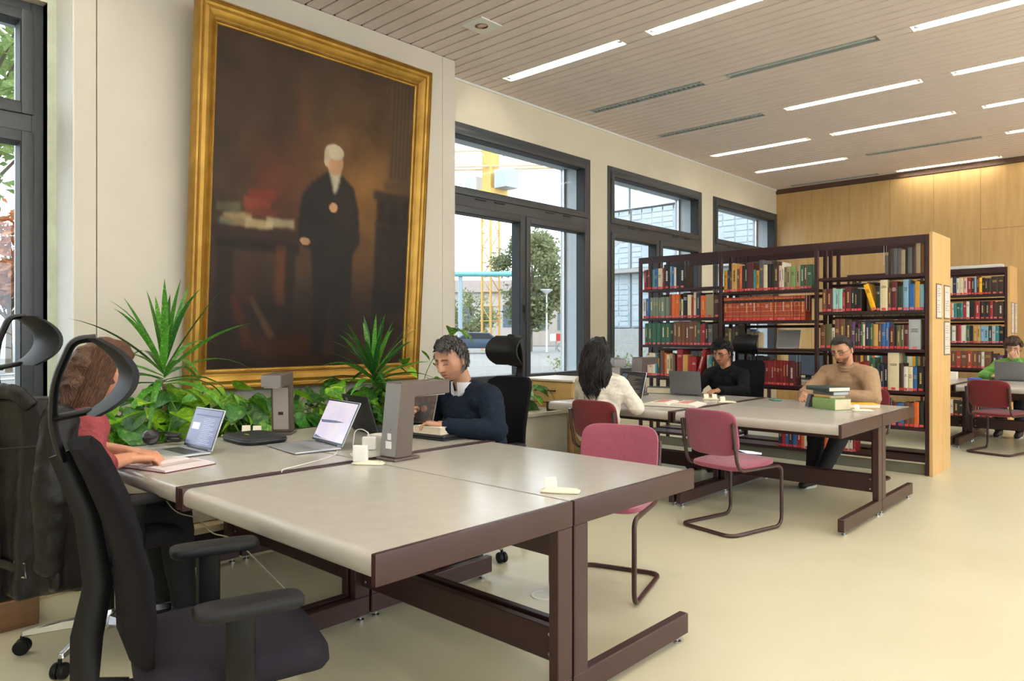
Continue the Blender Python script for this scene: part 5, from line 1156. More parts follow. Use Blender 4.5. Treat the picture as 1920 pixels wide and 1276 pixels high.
for i, (x, y, w2, h, c, lab) in enumerate(((-62, 58, 14, 6, '#b0a8a0', 'low pale house far beyond the crane'), (-50, 70, 18, 5, '#a49a90', 'long brownish house far beyond the tree'), (-24, 0.5, 3, 4.2, '#9aa0a4', 'grey shed roof outside the left window'), (-48, 2, 20, 6.5, '#a8a49c', 'long low building far outside the left window'))):
    t = thing('house', lab, 'building', (x, y, 0), math.radians(45) if i < 2 else 0); MB().box(-w2/2, w2/2, -3, 3, 0, h).build('wall', pm('house_%d' % i, c, 0.8, var=0.06), t); MB().prism([(-3.4, h), (3.4, h), (0, h+1.6)], 'x', -w2/2-0.2, w2/2+0.2).build('roof', pm('roof_%d' % i, '#7d706a', 0.8), t)
    for k in range(int(w2/2.2)): MB().box(-w2/2+0.8+k*2.2, -w2/2+1.9+k*2.2, -3.05, -2.98, h*0.35, h*0.75).build('window', pm('far_window', '#5d6a75', 0.2), t)
# bicycles by the left window and shrubs along the path
def bike(label, x, y, rz):
    t = thing('bicycle', label, 'bicycle', (x, y, 0), rz)
    for s in (-0.52, 0.52):
        MB().tube([(s+0.33*math.cos(2*PI*k/24), 0, 0.34+0.33*math.sin(2*PI*k/24)) for k in range(24)], 0.018, 6, closed=True).build('wheel', rubber_m, t)
    g = MB(); A, B, C_, D = (-0.52, 0, 0.34), (-0.05, 0, 0.30), (-0.2, 0, 0.82), (0.38, 0, 0.86)
    for p, q in ((A, B), (A, C_), (B, C_), (C_, D), (B, D), (D, (0.52, 0, 0.34)), (D, (0.36, 0, 1.0))): g.tube([p, q], 0.016, 6)
    g.build('frame', metal_m, t); MB().tube([(0.36, -0.26, 1.0), (0.36, 0.26, 1.0)], 0.013, 6).build('handlebar', rubber_m, t); MB().box(-0.32, -0.1, -0.06, 0.06, 0.88, 0.93).build('saddle', rubber_m, t, bevel=0.02)
bike('parked bicycle outside the left window, nearer one', -9.2, 1.9, 0.5); bike('parked bicycle outside the left window, farther one', -10.4, 2.3, 0.7); bike('bicycle passing outside the middle window', -33.5, 42.2, 0.8)
def shrub(label, x, y, s, seed):
    t = thing('shrub', label, 'shrub', (x, y, 0)); r_ = random.Random(seed); g = MB(); st = MB()
    for _ in range(60): e = (r_.gauss(0, 0.4)*s, r_.gauss(0, 0.4)*s, r_.uniform(0.2, 0.8)*s); st.tube([(e[0]*0.2, e[1]*0.2, 0), e], 0.008, 4)
    for _ in range(500): p = Vector((r_.gauss(0, 0.45), r_.gauss(0, 0.45), abs(r_.gauss(0.4, 0.25))))*s; R = Euler((r_.uniform(0, PI), r_.uniform(0, PI), 0)).to_matrix(); g.add([p+R@Vector(q)*0.07 for q in ((0, -1, 0), (0.5, 0, 0), (0, 1, 0), (-0.5, 0, 0))], [(0, 1, 2, 3)])
    st.build('stems', bark_m, t); o = g.build('foliage', treeleaf_m, t, smooth=0); o['kind'] = 'stuff'
for i, (x, y) in enumerate(((-27.5, 37.0), (-26.0, 37.8), (-24.8, 38.6), (-23.2, 39.4), (-12.4, 17.9), (-10.9, 18.1), (-13.9, 18.0))): shrub(('low brownish shrub by the path outside the middle window, %s from left' % ORD[i]) if i < 4 else ('low shrub before the pale wing, %s from left' % ORD[(6, 4, 5, 4)[0] if False else {4: 1, 5: 2, 6: 0}[i]]), x, y, 0.75, i)
# ------------------------------------------------------------------ people
def eval_mesh(me, mods):
    o = bpy.data.objects.new('tmp', me); COL.objects.link(o)
    for kind, kw in mods:
        m = o.modifiers.new(kind, kind)
        for k, v in kw.items(): setattr(m, k, v)
    dg = bpy.context.evaluated_depsgraph_get(); out = bpy.data.meshes.new_from_object(o.evaluated_get(dg)); bpy.data.objects.remove(o); return out
def blob(mb, voxel, it=4, wr=0.0, wsc=9.0, seed=0.0, name='body'):
    me = bpy.data.meshes.new(name); me.from_pydata(mb.v, [], mb.f)
    bm = bmesh.new(); bm.from_mesh(me); bmesh.ops.recalc_face_normals(bm, faces=bm.faces); bm.to_mesh(me); bm.free()
    out = eval_mesh(me, [('REMESH', dict(mode='VOXEL', voxel_size=voxel)), ('SMOOTH', dict(factor=0.6, iterations=it))])
    if wr:
        n = len(out.vertices); co = np.zeros(n*3); out.vertices.foreach_get('co', co); co = co.reshape(-1, 3); no = np.array([v.normal for v in out.vertices])
        d = np.array([mnoise.noise(Vector((p[0]*wsc+seed, p[1]*wsc, p[2]*wsc*1.7)))+0.6*abs(mnoise.noise(Vector((p[0]*wsc*2.3+seed, p[1]*wsc*2.3, p[2]*wsc*3.2+seed)))) for p in co])
        co = co+no*(d*wr)[:, None]; out.vertices.foreach_set('co', co.ravel()); out.update()
    out.polygons.foreach_set('use_smooth', [True]*len(out.polygons)); out.name = name
    return out
def ss(a, b_, x): t = np.clip((x-a)/(b_-a), 0, 1); return t*t*(3-2*t)
def head_grid(nt=84, nr=66):
    ph = np.linspace(0, PI, nr+1)[1:-1]; a = np.linspace(0, 2*PI, nt, endpoint=False)
    th = a - 0.42*np.sin(a)          # vertices gather at the front (+y)
    PHI, TH = np.meshgrid(ph, th, indexing='ij')
    return np.stack([np.sin(PHI)*np.sin(TH), np.sin(PHI)*np.cos(TH), np.cos(PHI)], -1)
def shape_head(D, wide=1.0, jaw=1.0, nose=1.0):
    X = D[..., 0]*0.076*wide; Y = D[..., 1]*0.098; Z = D[..., 2]*0.120
    low = ss(0.0, -0.12, Z); X = X*(1-(0.30-0.10*(jaw-1)*3)*low)
    front = ss(0.1, 0.55, D[..., 1]); back = ss(-0.05, -0.5, D[..., 1])
    Y = np.where(Y < 0, Y*(1-0.45*ss(-0.03, -0.115, Z)), Y)
    Y = np.where(Y > 0.066, 0.066+(Y-0.066)*0.72, Y)
    Y = Y + front*(0.010*ss(-0.02, -0.09, Z))
    ax = np.abs(X)
    s = np.clip((0.030-Z)/0.060, 0, 1); below = ss(-0.046, -0.030, Z); above = ss(0.045, 0.026, Z)
    Y = Y + front*nose*(0.005+0.021*s)*np.exp(-(X/(0.0085+0.0075*s))**2)*below*above
    Y = Y - front*0.010*np.exp(-((ax-0.031)/0.016)**2-((Z-0.010)/0.012)**2)
    Y = Y + front*0.006*np.exp(-((ax-0.031)/0.011)**2-((Z-0.008)/0.008)**2)
    Y = Y + front*0.005*np.exp(-((ax-0.028)/0.020)**2-((Z-0.032)/0.008)**2)
    Y = Y + front*0.008*np.exp(-(X/0.020)**2-((Z+0.057)/0.006)**2) + front*0.0075*np.exp(-(X/0.018)**2-((Z+0.070)/0.006)**2) - front*0.007*np.exp(-(X/0.024)**2-((Z+0.0635)/0.0028)**2)
    Y = Y + front*0.009*np.exp(-(X/0.022)**2-((Z+0.104)/0.014)**2) - front*0.003*np.exp(-(X/0.02)**2-((Z+0.084)/0.006)**2)
    X = X + np.sign(X)*0.004*np.exp(-((Z+0.015)/0.02)**2)*front
    return np.stack([X, Y, Z], -1)
def grid_mesh(P, name, pole_top, pole_bot):
    nr, nt = P.shape[:2]; V = P.reshape(-1, 3).tolist(); F = []
    for i in range(nr-1):
        for j in range(nt): a, b_ = i*nt+j, i*nt+(j+1) % nt; F.append((a, a+nt, b_+nt, b_))
    V.append(pole_top); V.append(pole_bot); t, q = nr*nt, nr*nt+1
    for j in range(nt): F.append((t, j, (j+1) % nt)); F.append((q, (nr-1)*nt+(j+1) % nt, (nr-1)*nt+j))
    me = bpy.data.meshes.new(name); me.from_pydata(V, [], F); me.polygons.foreach_set('use_smooth', [True]*len(F)); me.update(); return me
def mb_of(me): return [tuple(v.co) for v in me.vertices], [tuple(p.vertices) for p in me.polygons]
def add_hand(mb, wr, d, nrm, side, curl=0.35, spread=0.12, s=1.0):
    # wr wrist, d pointing direction, nrm back-of-hand normal, side +1: thumb lies towards cross(d, nrm)
    d = Vector(d).normalized(); nrm = Vector(nrm); nrm = (nrm-d*nrm.dot(d)).normalized(); x = d.cross(nrm)*side; wr = Vector(wr)
    R = Matrix((x, d, nrm)).transposed()
    def L(a, b_, c): return wr+(x*a+d*b_+nrm*c)*s
    mb.cap(L(0, -0.02, 0), 0.024*s, L(0.0, 0.02, 0), 0.026*s)
    for k in (-1, -0.33, 0.33, 1): mb.cap(L(k*0.014, 0.01, 0), 0.017*s, L(k*0.029, 0.085, 0.002), 0.0125*s)
    for k, ln in ((1.0, 0.070), (0.36, 0.080), (-0.30, 0.075), (-0.95, 0.058)):
        p = Vector((k*0.029, 0.085, 0.002)); ang = 0.12; r0 = 0.0092
        for q, (fr, rr) in enumerate(((0.45, 0.0088), (0.32, 0.0080), (0.23, 0.0070))):
            ang += curl*(0.9, 1.1, 0.8)[q]; e = p+Vector((k*spread*ln*fr, math.cos(ang)*ln*fr, -math.sin(ang)*ln*fr)); mb.cap(L(*p), r0*s, L(*e), rr*s, n=9); p = e; r0 = rr
    p = Vector((0.020, 0.022, -0.006))
    for e, r0, rr in ((Vector((0.046, 0.050, -0.014)), 0.0135, 0.0105), (Vector((0.055, 0.080, -0.020)), 0.0105, 0.0092), (Vector((0.052, 0.104, -0.024)), 0.0092, 0.0078)): mb.cap(L(*p), r0*s, L(*e), rr*s, n=9); p = e
def person(label, loc, rz, P):
    root = thing('person', label, 'person', loc, rz)
    bd_ = P.get('build', 1.0); skin = np.array(lin(P['skin'])); neck = Vector(P['neck']); head = Vector(P['head']); pel = Vector(P.get('pelvis', (0, 0, 0.54)))
    chest = pel.lerp(neck, 0.62)+Vector((0, 0.0, 0)); belly = pel.lerp(neck, 0.30); tor = (neck-pel).normalized()
    shl = P.get('shoulder', 0.175); arms = P['arms']; legs = P['legs']
    def torso(g, o):
        R = tor.to_track_quat('Z', 'Y').to_matrix()
        yax = R @ Vector((0, 1, 0))
        R = Matrix((Vector((1, 0, 0)), tor.cross(Vector((1, 0, 0))), tor)).transposed()
        g.ell(pel, (0.165*bd_+o, 0.115*bd_+o, 0.13), 20, 12, rot=R); g.ell(belly, (0.15*bd_+o, (0.108+P.get('belly', 0))*bd_+o, 0.17), 20, 12, rot=R)
        g.ell(chest, (0.165*bd_+o, 0.112*bd_+o, 0.19), 20, 12, rot=R)
        for f_ in (0.1, 0.25, 0.4, 0.5): g.ell(pel.lerp(neck, f_), (0.158*bd_+o, (0.11+P.get('belly', 0)*0.7)*bd_+o, 0.12), 20, 12, rot=R)
        for s in (-1, 1):
            sh = neck+Vector((s*shl, P.get('shy', -0.01), -0.065)); g.cap(sh.lerp(neck, 0.3)+Vector((0, 0, -0.03)), 0.07+o, chest+Vector((s*0.06, 0, 0.05)), 0.09*bd_+o); g.cap(neck+Vector((s*0.05, -0.012, -0.03)), 0.055+o, sh, 0.055*bd_+o); g.cap(sh, 0.056*bd_+o, chest+Vector((s*0.10, 0, 0.02)), 0.08*bd_+o)
    def armgeo(g, o, i, frac=1.0, wrist_r=0.027):
        s = (-1, 1)[i]; sh = neck+Vector((s*shl, P.get('shy', -0.01), -0.065)); el, wr = Vector(arms[i][0]), Vector(arms[i][1])
        g.cap(sh, 0.053*bd_+o, sh.lerp(el, 0.5), 0.048*bd_+o); g.cap(sh.lerp(el, 0.5), 0.048*bd_+o, el, 0.041*bd_+o); w2 = el.lerp(wr, frac)
        g.cap(el, 0.041*bd_+o, el.lerp(w2, 0.35), 0.040*bd_+o); g.cap(el.lerp(w2, 0.35), 0.040*bd_+o, w2, wrist_r+o)
    def leggeo(g, o, i):
        s = (-1, 1)[i]; kn, an = Vector(legs[i][0]), Vector(legs[i][1]); hp = pel+Vector((s*0.09*bd_, 0.02, -0.03))
        g.cap(hp, 0.088*bd_+o, hp.lerp(kn, 0.6), 0.072*bd_+o); g.cap(hp.lerp(kn, 0.6), 0.072*bd_+o, kn, 0.058+o); g.cap(kn, 0.056+o, kn.lerp(an, 0.4), 0.052+o); g.cap(kn.lerp(an, 0.4), 0.052+o, an, 0.036+o)
    # body: torso, limbs, neck as one surface
    g = MB(); torso(g, 0)
    Mh = Matrix.Translation(head) @ Matrix.Rotation(P.get('yaw', 0), 4, 'Z') @ Matrix.Rotation(-P['pitch'], 4, 'X') @ Matrix.Rotation(P.get('roll', 0), 4, 'Y')
    nb = Mh @ Vector((0, -0.035, -0.055)); g.cap(neck+Vector((0, -0.01, -0.05)), 0.058, neck.lerp(nb, 0.5), 0.053); g.cap(neck.lerp(nb, 0.5), 0.053, nb, 0.054)
    fine = MB()
    for i in (0, 1):
        armgeo(g, 0, i); leggeo(g, 0, i)
        el, wr = Vector(arms[i][0]), Vector(arms[i][1]); hd = arms[i][2] if len(arms[i]) > 2 else {}
        fine.cap(el.lerp(wr, 0.45), 0.034, wr, 0.025); add_hand(fine, wr, hd.get('d', wr-el), hd.get('n', (0, 0, 1)), hd.get('side', (1, -1)[i]), hd.get('curl', 0.35), s=P.get('hand', 1.0))
        an = Vector(legs[i][1]); g.cap(an, 0.036, an+Vector((0, 0.02, -0.05)), 0.034); g.cap(an+Vector((0, 0, -0.055)), 0.033, an+Vector((0, 0.14, -0.065)), 0.03)
    ears = MB()
    for s in (-1, 1): ears.ell((s*0.077*P.get('wide', 1.0), -0.010, -0.004), (0.009, 0.020, 0.032), 14, 10, M=Mh, rot=rot3(0.25, 0, s*-0.45)); ears.ell((s*0.074*P.get('wide', 1.0), -0.002, -0.022), (0.008, 0.011, 0.014), 10, 8, M=Mh)
    body = blob(g, 0.0105, 5); hands = blob(fine, 0.0036, 2); earm = blob(ears, 0.003, 1)
    D = head_grid(124, 112); H = shape_head(D, P.get('wide', 1.0), P.get('jaw', 1.0), P.get('nose', 1.0)); hm = grid_mesh(H, 'head', [0, 0, 0.1201], [0, -0.005, -0.113])
    hm.transform(Mh)
    obs = []
    for me in (hands, hm, earm):
        o = bpy.data.objects.new('tmp', me); COL.objects.link(o); obs.append(o)
    nv = len(body.vertices)
    try:
        out = eval_mesh(body, [('BOOLEAN', dict(operation='UNION', solver='MANIFOLD', object=o)) for o in obs])
        if len(out.vertices) < nv+2500: raise RuntimeError('union')
    except Exception as ex:
        print('union fallback', label, ex); gg = MB()
        for me in (body, hands, hm, earm): v, f = mb_of(me); gg.add(v, f)
        out = bpy.data.meshes.new('person_body'); out.from_pydata(gg.v, [], gg.f)
    for o in obs: bpy.data.objects.remove(o)
    out.polygons.foreach_set('use_smooth', [True]*len(out.polygons))
    # skin colour with lips, brows, lids and stubble in the head's own frame
    n = len(out.vertices); co = np.zeros(n*3); out.vertices.foreach_get('co', co); co = co.reshape(-1, 3); Mi = np.array(Mh.inverted())
    hc = co @ Mi[:3, :3].T + Mi[:3, 3]; x, y, z = hc[:, 0], hc[:, 1], hc[:, 2]; ax = np.abs(x)
    C = np.tile(skin, (n, 1)); isf = (np.abs(z) < 0.13) & (ax < 0.1) & (y > 0.02) & (y < 0.13)
    def mx(mask, col): 
        nonlocal C
        m = (np.clip(mask, 0, 1)*isf)[:, None]; C = C*(1-m)+np.array(col)*m
    hair = np.array(lin(P['hair']))
    mx(0.30*np.exp(-((ax-0.042)/0.018)**2-((z+0.02)/0.02)**2), skin*np.array([1.15, 0.75, 0.7]))
    mx(0.35*np.exp(-(x/0.014)**2-((z+0.028)/0.012)**2), skin*np.array([1.15, 0.75, 0.7]))
    mx(0.45*np.exp(-((ax-0.030)/0.018)**2-((z-0.010)/0.010)**2), skin*0.5)
    mx(0.95*np.exp(-((z-0.003+((ax-0.031)/0.02)**2*0.004)/0.0026)**2)*(np.abs(ax-0.031) < 0.016), hair*0.4)
    mx(0.95*np.exp(-((z-0.031+((ax-0.028)/0.03)**2*0.010)/0.0048)**2)*ss(0.054, 0.046, ax)*ss(0.008, 0.014, ax), hair*0.8)
    mx(0.9*np.exp(-(x/0.020)**4-((z+0.063)/0.0085)**2), skin*np.array([0.85, 0.45, 0.42])); mx(0.9*np.exp(-(x/0.023)**4-((z+0.0635)/0.0022)**2), skin*0.15)
    mx(0.7*np.exp(-((ax-0.008)/0.004)**2-((z+0.037)/0.003)**2), skin*0.25)
    if P.get('stubble'):
        k = P['stubble']; lip = np.exp(-(x/0.019)**4-((z+0.064)/0.0085)**2)
        chk = np.clip(ss(-0.042, -0.058, z+0.35*np.clip(ax-0.02, 0, 1)*0-0.4*np.clip(0.03-ax, -0.03, 0.03)*0)*ss(0.0, 0.03, y)*(ss(0.020, 0.038, ax)+ss(-0.074, -0.084, z))+0.9*np.exp(-((z+0.049)/0.0055)**2-(x/0.024)**4), 0, 1)*(1-lip)
        mx(k*chk, hair*0.7+skin*0.1)
    nzs = np.array([mnoise.noise(Vector(p*25)) for p in co])
    C = np.clip(C*(1+0.10*nzs[:, None]), 0, 1); col = np.ones((n, 4), np.float32); col[:, :3] = C
    at = out.color_attributes.new('Col', 'FLOAT_COLOR', 'POINT'); at.data.foreach_set('color', col.ravel())
    out.materials.clear(); out.name = 'body'; obj('body', out, attr_mat('skin', 0.5, sss=0.08, bump=0.05, bscale=300), root)
    # hair: a shell that rises out of the skull where hair grows
    def hair_shell(fn, name='hair', n1=110, n2=80):
        Dh = head_grid(n1, n2); Hh = shape_head(Dh, P.get('wide', 1.0), 1.0, 0.0); th = fn(Dh, Hh); nz = np.zeros(th.shape)
        for i in range(th.shape[0]):
            for j in range(th.shape[1]): q = Hh[i, j]; nz[i, j] = mnoise.noise(Vector((q[0]*P.get('hsc', 60), q[1]*P.get('hsc', 60)*0.6, q[2]*P.get('hsc', 60)*0.6)))
        th = th*(1+P.get('hrough', 0.35)*nz); Hh = Hh+Dh*(th-0.004)[..., None]; me = grid_mesh(Hh, name, list(Hh[0].mean(0)), list(Hh[-1].mean(0))); me.transform(Mh); return me
    hmat = pm('hair_'+P['hair'].lstrip('#'), P['hair'], 0.42, var=0.35, scale=40, stretch=(3, 1, 0.6), bump=0.5, bscale=110, spec=0.35)
    hmat2 = pm('hairt_'+P.get('hair2', P['hair']).lstrip('#'), P.get('hair2', P['hair']), 0.38, var=0.3, scale=60)
    t = P.get('hth', 0.022); line = P.get('hairline', 0.062)
    def fn(D, Hh):
        x, y, z = Hh[..., 0], Hh[..., 1], Hh[..., 2]; front = ss(-0.2, 0.35, D[..., 1])
        lim = line*front + (P.get('nape', -0.055))*(1-front) + 0.02*np.exp(-((np.abs(x)-0.06)/0.015)**2)*0
        side = np.exp(-((np.abs(D[..., 0])-0.95)/0.22)**2)
        m = ss(-0.006, 0.028, z-lim); ear = 1-np.exp(-((y+0.008)/0.018)**2-((z+0.006)/0.030)**2)*(np.abs(x) > 0.05)
        return t*m*ear*(0.45+0.55*ss(-0.02, 0.09, z)*1.0)+0.001
    ho = obj('hair', hair_shell(fn), hmat, root)
    nt_ = P.get('tufts', 420)
    if nt_:
        Dt = head_grid(60, 46); Ht = shape_head(Dt, P.get('wide', 1.0), 1.0, 0.0); tt = fn(Dt, Ht); r_ = random.Random(len(label)); gt = MB(); idx = [(i, j) for i in range(tt.shape[0]) for j in range(tt.shape[1]) if tt[i, j] > 0.006 and Dt[i, j, 2] > -0.55]
        wts = [math.sin(math.acos(max(-1, min(1, Dt[i, j, 2]))))+0.02 for i, j in idx]; comb = Vector(P.get('comb', (0.25, 0.7, 0.1)))
        for i, j in r_.choices(idx, wts, k=nt_):
            d = Vector(Dt[i, j]); p = Vector(Ht[i, j])+d*(tt[i, j]*0.55); f_ = comb+Vector((0, 0, -0.7))*(1-max(0, d.z))*1.1+Vector((r_.gauss(0, 0.25), r_.gauss(0, 0.25), r_.gauss(0, 0.2)))*P.get('jit', 1.0); f_ = (f_-d*f_.dot(d)).normalized(); ln = P.get('tlen', 0.030)*r_.uniform(0.6, 1.2); lift = P.get('lift', 0.25)
            pts = [p, p+f_*ln*0.4+d*ln*lift*0.7, p+f_*ln*0.75+d*ln*lift*0.8, p+f_*ln+d*ln*lift*0.45]; gt.tube([Mh @ q for q in pts], [0.0026, 0.0028, 0.0021, 0.0006], 4)
        obj('hair_tufts', gt.mesh('hair_tufts'), hmat2, root)['kind'] = 'stuff'
    for hx in P.get('hair_extra', []): hx(root, Mh, hmat, ho)
    # clothes
    for piece in P['clothes']:
        kind = piece[0]
        if kind == 'top':
            _, name, mat, o, fr, wr_ = piece; g = MB(); torso(g, o+0.004)
            for i in (0, 1): armgeo(g, o, i, fr, 0.029)
            g.cap(neck+Vector((0, -0.012, -0.055)), 0.058+o, neck+Vector((0, -0.006, -0.012)), 0.052+o*0.4)
            me = blob(g, 0.0085, 9, wr_, 10.0, seed=len(label)*1.7, name=name); top = obj(name, me, mat, root)
            for i in (0, 1):
                el, wr = Vector(arms[i][0]), Vector(arms[i][1]); w2 = el.lerp(wr, fr); d = (wr-el).normalized(); u = d.orthogonal().normalized(); v_ = d.cross(u)
                MB().tube([w2+d*0.006+(u*math.cos(a)+v_*math.sin(a))*(0.029+o) for a in [2*PI*k/20 for k in range(20)]], 0.006, 6, closed=True).build('cuff', mat, top)
        elif kind == 'trousers':
            _, name, mat, o = piece; g = MB(); g.ell(pel, (0.17*bd_+o, 0.12*bd_+o, 0.12), 20, 12)
            for i in (0, 1): leggeo(g, o, i)
            obj(name, blob(g, 0.012, 4, 0.006, 9.0, name=name), mat, root)
        elif kind == 'shoes':
            for i in (0, 1):
                an = Vector(legs[i][1]); g = MB(); g.cap(an+Vector((0, -0.01, -0.045)), 0.043, an+Vector((0, 0.05, -0.052)), 0.044); g.cap(an+Vector((0, 0.05, -0.052)), 0.044, an+Vector((0, 0.155, -0.064)), 0.036); g.cap(an+Vector((0, -0.01, -0.01)), 0.044, an+Vector((0, -0.012, -0.05)), 0.044)
                me = blob(g, 0.007, 3, name='shoe'); 
                zmin = an.z-0.095
                for v in me.vertices: v.co.z = max(v.co.z, zmin)
                sh = obj('shoe', me, piece[1], root); MB().loft([[(an.x+0.045*math.cos(a)*(1 if math.sin(a) < 0 else 0.9), an.y+0.06+0.115*math.sin(a), zz) for a in [2*PI*k/20 for k in range(20)]] for zz in (zmin-0.002, zmin+0.018)]).build('sole', piece[2], sh)
        elif kind == 'collar':
            _, name, mat, hgt, rad, op = piece; g = MB(); rings = []; N_ = 28; ax_ = (Mh @ Vector((0, -0.02, -0.06)))-neck; ax_.normalize()
            for k in range(N_+1):
                a = PI/2+op+(2*PI-2*op)*k/N_; c, s = math.cos(a), math.sin(a); b0 = neck+Vector((c*(rad+0.012), s*(rad+0.010)-0.008, -0.045)); t1 = neck+ax_*hgt+Vector((c*rad, s*rad-0.006, -0.01)); drop = 0.035*ss(0.72, 1.0, abs(k-N_/2)/(N_/2)); out_ = neck+ax_*(hgt*0.15)+Vector((c*(rad+0.020), s*(rad+0.022)-0.006, -0.018-drop))
                rings.append([b0, t1, t1+Vector((c*0.004, s*0.004, 0)), out_, out_-Vector((c*0.004, s*0.004, 0.002))])
            g.loft(rings); g.build(name, mat, root, smooth=60)
        elif kind == 'roll':
            _, name, mat, hgt, rad = piece; ax_ = ((Mh @ Vector((0, -0.03, -0.06)))-neck).normalized(); g = MB()
            for q in range(2): c0 = neck+ax_*(hgt*(0.2+0.5*q))+Vector((0, -0.006, -0.015)); g.tube([c0+Vector((math.cos(a)*rad, math.sin(a)*rad, -0.25*math.sin(a)*rad)) for a in [2*PI*k/28 for k in range(28)]], 0.015, 8, closed=True)
            obj(name, blob(g, 0.006, 3, name=name), mat, root)
        elif kind == 'vneck':
            _, name, mat, wd, dp, yo = piece; R = Matrix((Vector((1, 0, 0)), tor.cross(Vector((1, 0, 0))), tor)).transposed(); V = []; c0 = neck+Vector((0, 0, -0.02))
            nrm = R @ Vector((0, 1, 0)); pts = [(-wd, 0.012), (wd, 0.012), (wd*0.45, -dp*0.55), (0, -dp), (-wd*0.45, -dp*0.55)]
            f = [c0+R@Vector((px, yo+(0.018*(-pz/dp) if pz < 0 else -0.02), pz)) for px, pz in pts]; MB().loft([f, [p-nrm*0.02 for p in f]]).build(name, mat, root)
    if P.get('glasses'):
        gm = P['glasses']; g = MB(); fw_ = 0.0
        for s in (-1, 1):
            g.tube([Mh @ Vector((s*0.034+0.024*math.copysign(abs(math.cos(a))**0.8, math.cos(a)), 0.094-0.006*abs(math.cos(a)), 0.006+0.018*math.copysign(abs(math.sin(a))**0.8, math.sin(a)))) for a in [2*PI*k/22 for k in range(22)]], 0.0019, 6, closed=True)
            g.tube([Mh @ Vector(p) for p in ((s*0.058, 0.088, 0.012), (s*0.076, 0.06, 0.012), (s*0.082, 0.0, 0.010), (s*0.080, -0.015, 0.0))], 0.0018, 6)
        g.tube([Mh @ Vector(p) for p in ((-0.011, 0.096, 0.010), (0, 0.102, 0.013), (0.011, 0.096, 0.010))], 0.0018, 6); g.build('glasses', gm, root)
    return root, Mh
def strands(n, starts, path, r0, seed, name='hair_locks'):
    def f(root, Mh, hmat, ho):
        r_ = random.Random(seed); g = MB()
        for k in range(n):
            pts = path(r_, k/n); m = len(pts); g.tube([Mh @ Vector(p) if not isinstance(p, tuple) or len(p) == 3 else p for p in pts], [r0*(0.6+0.5*math.sin(PI*min(1, i/(m-1)*0.9+0.1)))*(1 if i < m-1 else 0.25) for i in range(m)], 5)
        g.build(name, hmat, root)
    return f
navy_m = pm('navy_knit', '#16202f', 0.9, var=0.15, scale=30, bump=0.25, bscale=500, spec=0.2)
black_knit_m = pm('black_knit', '#121316', 0.9, var=0.15, scale=30, bump=0.25, bscale=500, spec=0.2)
beige_m = pm('beige_knit', '#a4876c', 0.9, var=0.07, scale=40, bump=0.25, bscale=450, spec=0.2)
blouse_m = pm('cream_linen', '#dcd6ca', 0.85, var=0.04, scale=12, bump=0.35, bscale=35)
greenk_m = pm('green_knit', '#5f9440', 0.9, var=0.12, scale=12, bump=0.2, bscale=400); redtop_m = pm('dusty_red_cotton', '#8c3a40', 0.85, var=0.1, scale=20, bump=0.4, bscale=45)
shirt_m = pm('pale_blue_shirt', '#cfd2d8', 0.8, var=0.04); darkt_m = pm('black_trousers', '#16171b', 0.85, var=0.15, bump=0.2, bscale=200); jean_m = pm('dark_denim', '#1d222c', 0.85, var=0.15, bump=0.2, bscale=200); shoe_m = pm('black_shoe', '#17181a', 0.5); sole_m = pm('pale_sole', '#c8c6be', 0.6); tee_m = pm('rust_tee', '#a0584a', 0.85)
LG = lambda: (((-0.11, 0.42, 0.50), (-0.11, 0.46, 0.10)), ((0.11, 0.42, 0.50), (0.11, 0.46, 0.10)))
# man in navy: reads a held-up book, forearms on the desk
nav, navM = person('man in navy V-neck sweater reading a held-up book at the first table', (-3.15, 3.15, 0), math.radians(180), dict(
    skin='#b4866c', hair='#2a2828', jaw=1.3, stubble=0.22, pelvis=(0, 0.02, 0.55), neck=(0.0, 0.17, 1.01), head=(-0.015, 0.30, 1.172), pitch=0.36, yaw=0.10, build=1.10, shoulder=0.195, belly=0.02, wide=1.10, nose=1.3, hth=0.026, hairline=0.078, nape=-0.075, hrough=0.45, hsc=70, hair2='#4d4a48', comb=(-0.6, 0.5, 0.3), lift=0.22, tlen=0.040, tufts=750, jit=0.5,
    arms=(((-0.31, 0.22, 0.775), (-0.06, 0.40, 0.80), dict(d=(0.75, 0.45, 0.15), n=(-0.2, -0.2, 1), curl=0.5)), ((0.31, 0.18, 0.79), (0.245, 0.34, 0.83), dict(d=(-0.25, 0.8, 0.25), n=(0.8, -0.3, 0.3), curl=0.55))),
    legs=LG(), clothes=[('top', 'navy_sweater', navy_m, 0.016, 0.90, 0.008), ('collar', 'shirt_collar', shirt_m, 0.050, 0.066, 0.30), ('vneck', 'shirt_front', shirt_m, 0.05, 0.075, 0.078), ('trousers', 'trousers', darkt_m, 0.016), ('shoes', shoe_m, shoe_m)]))
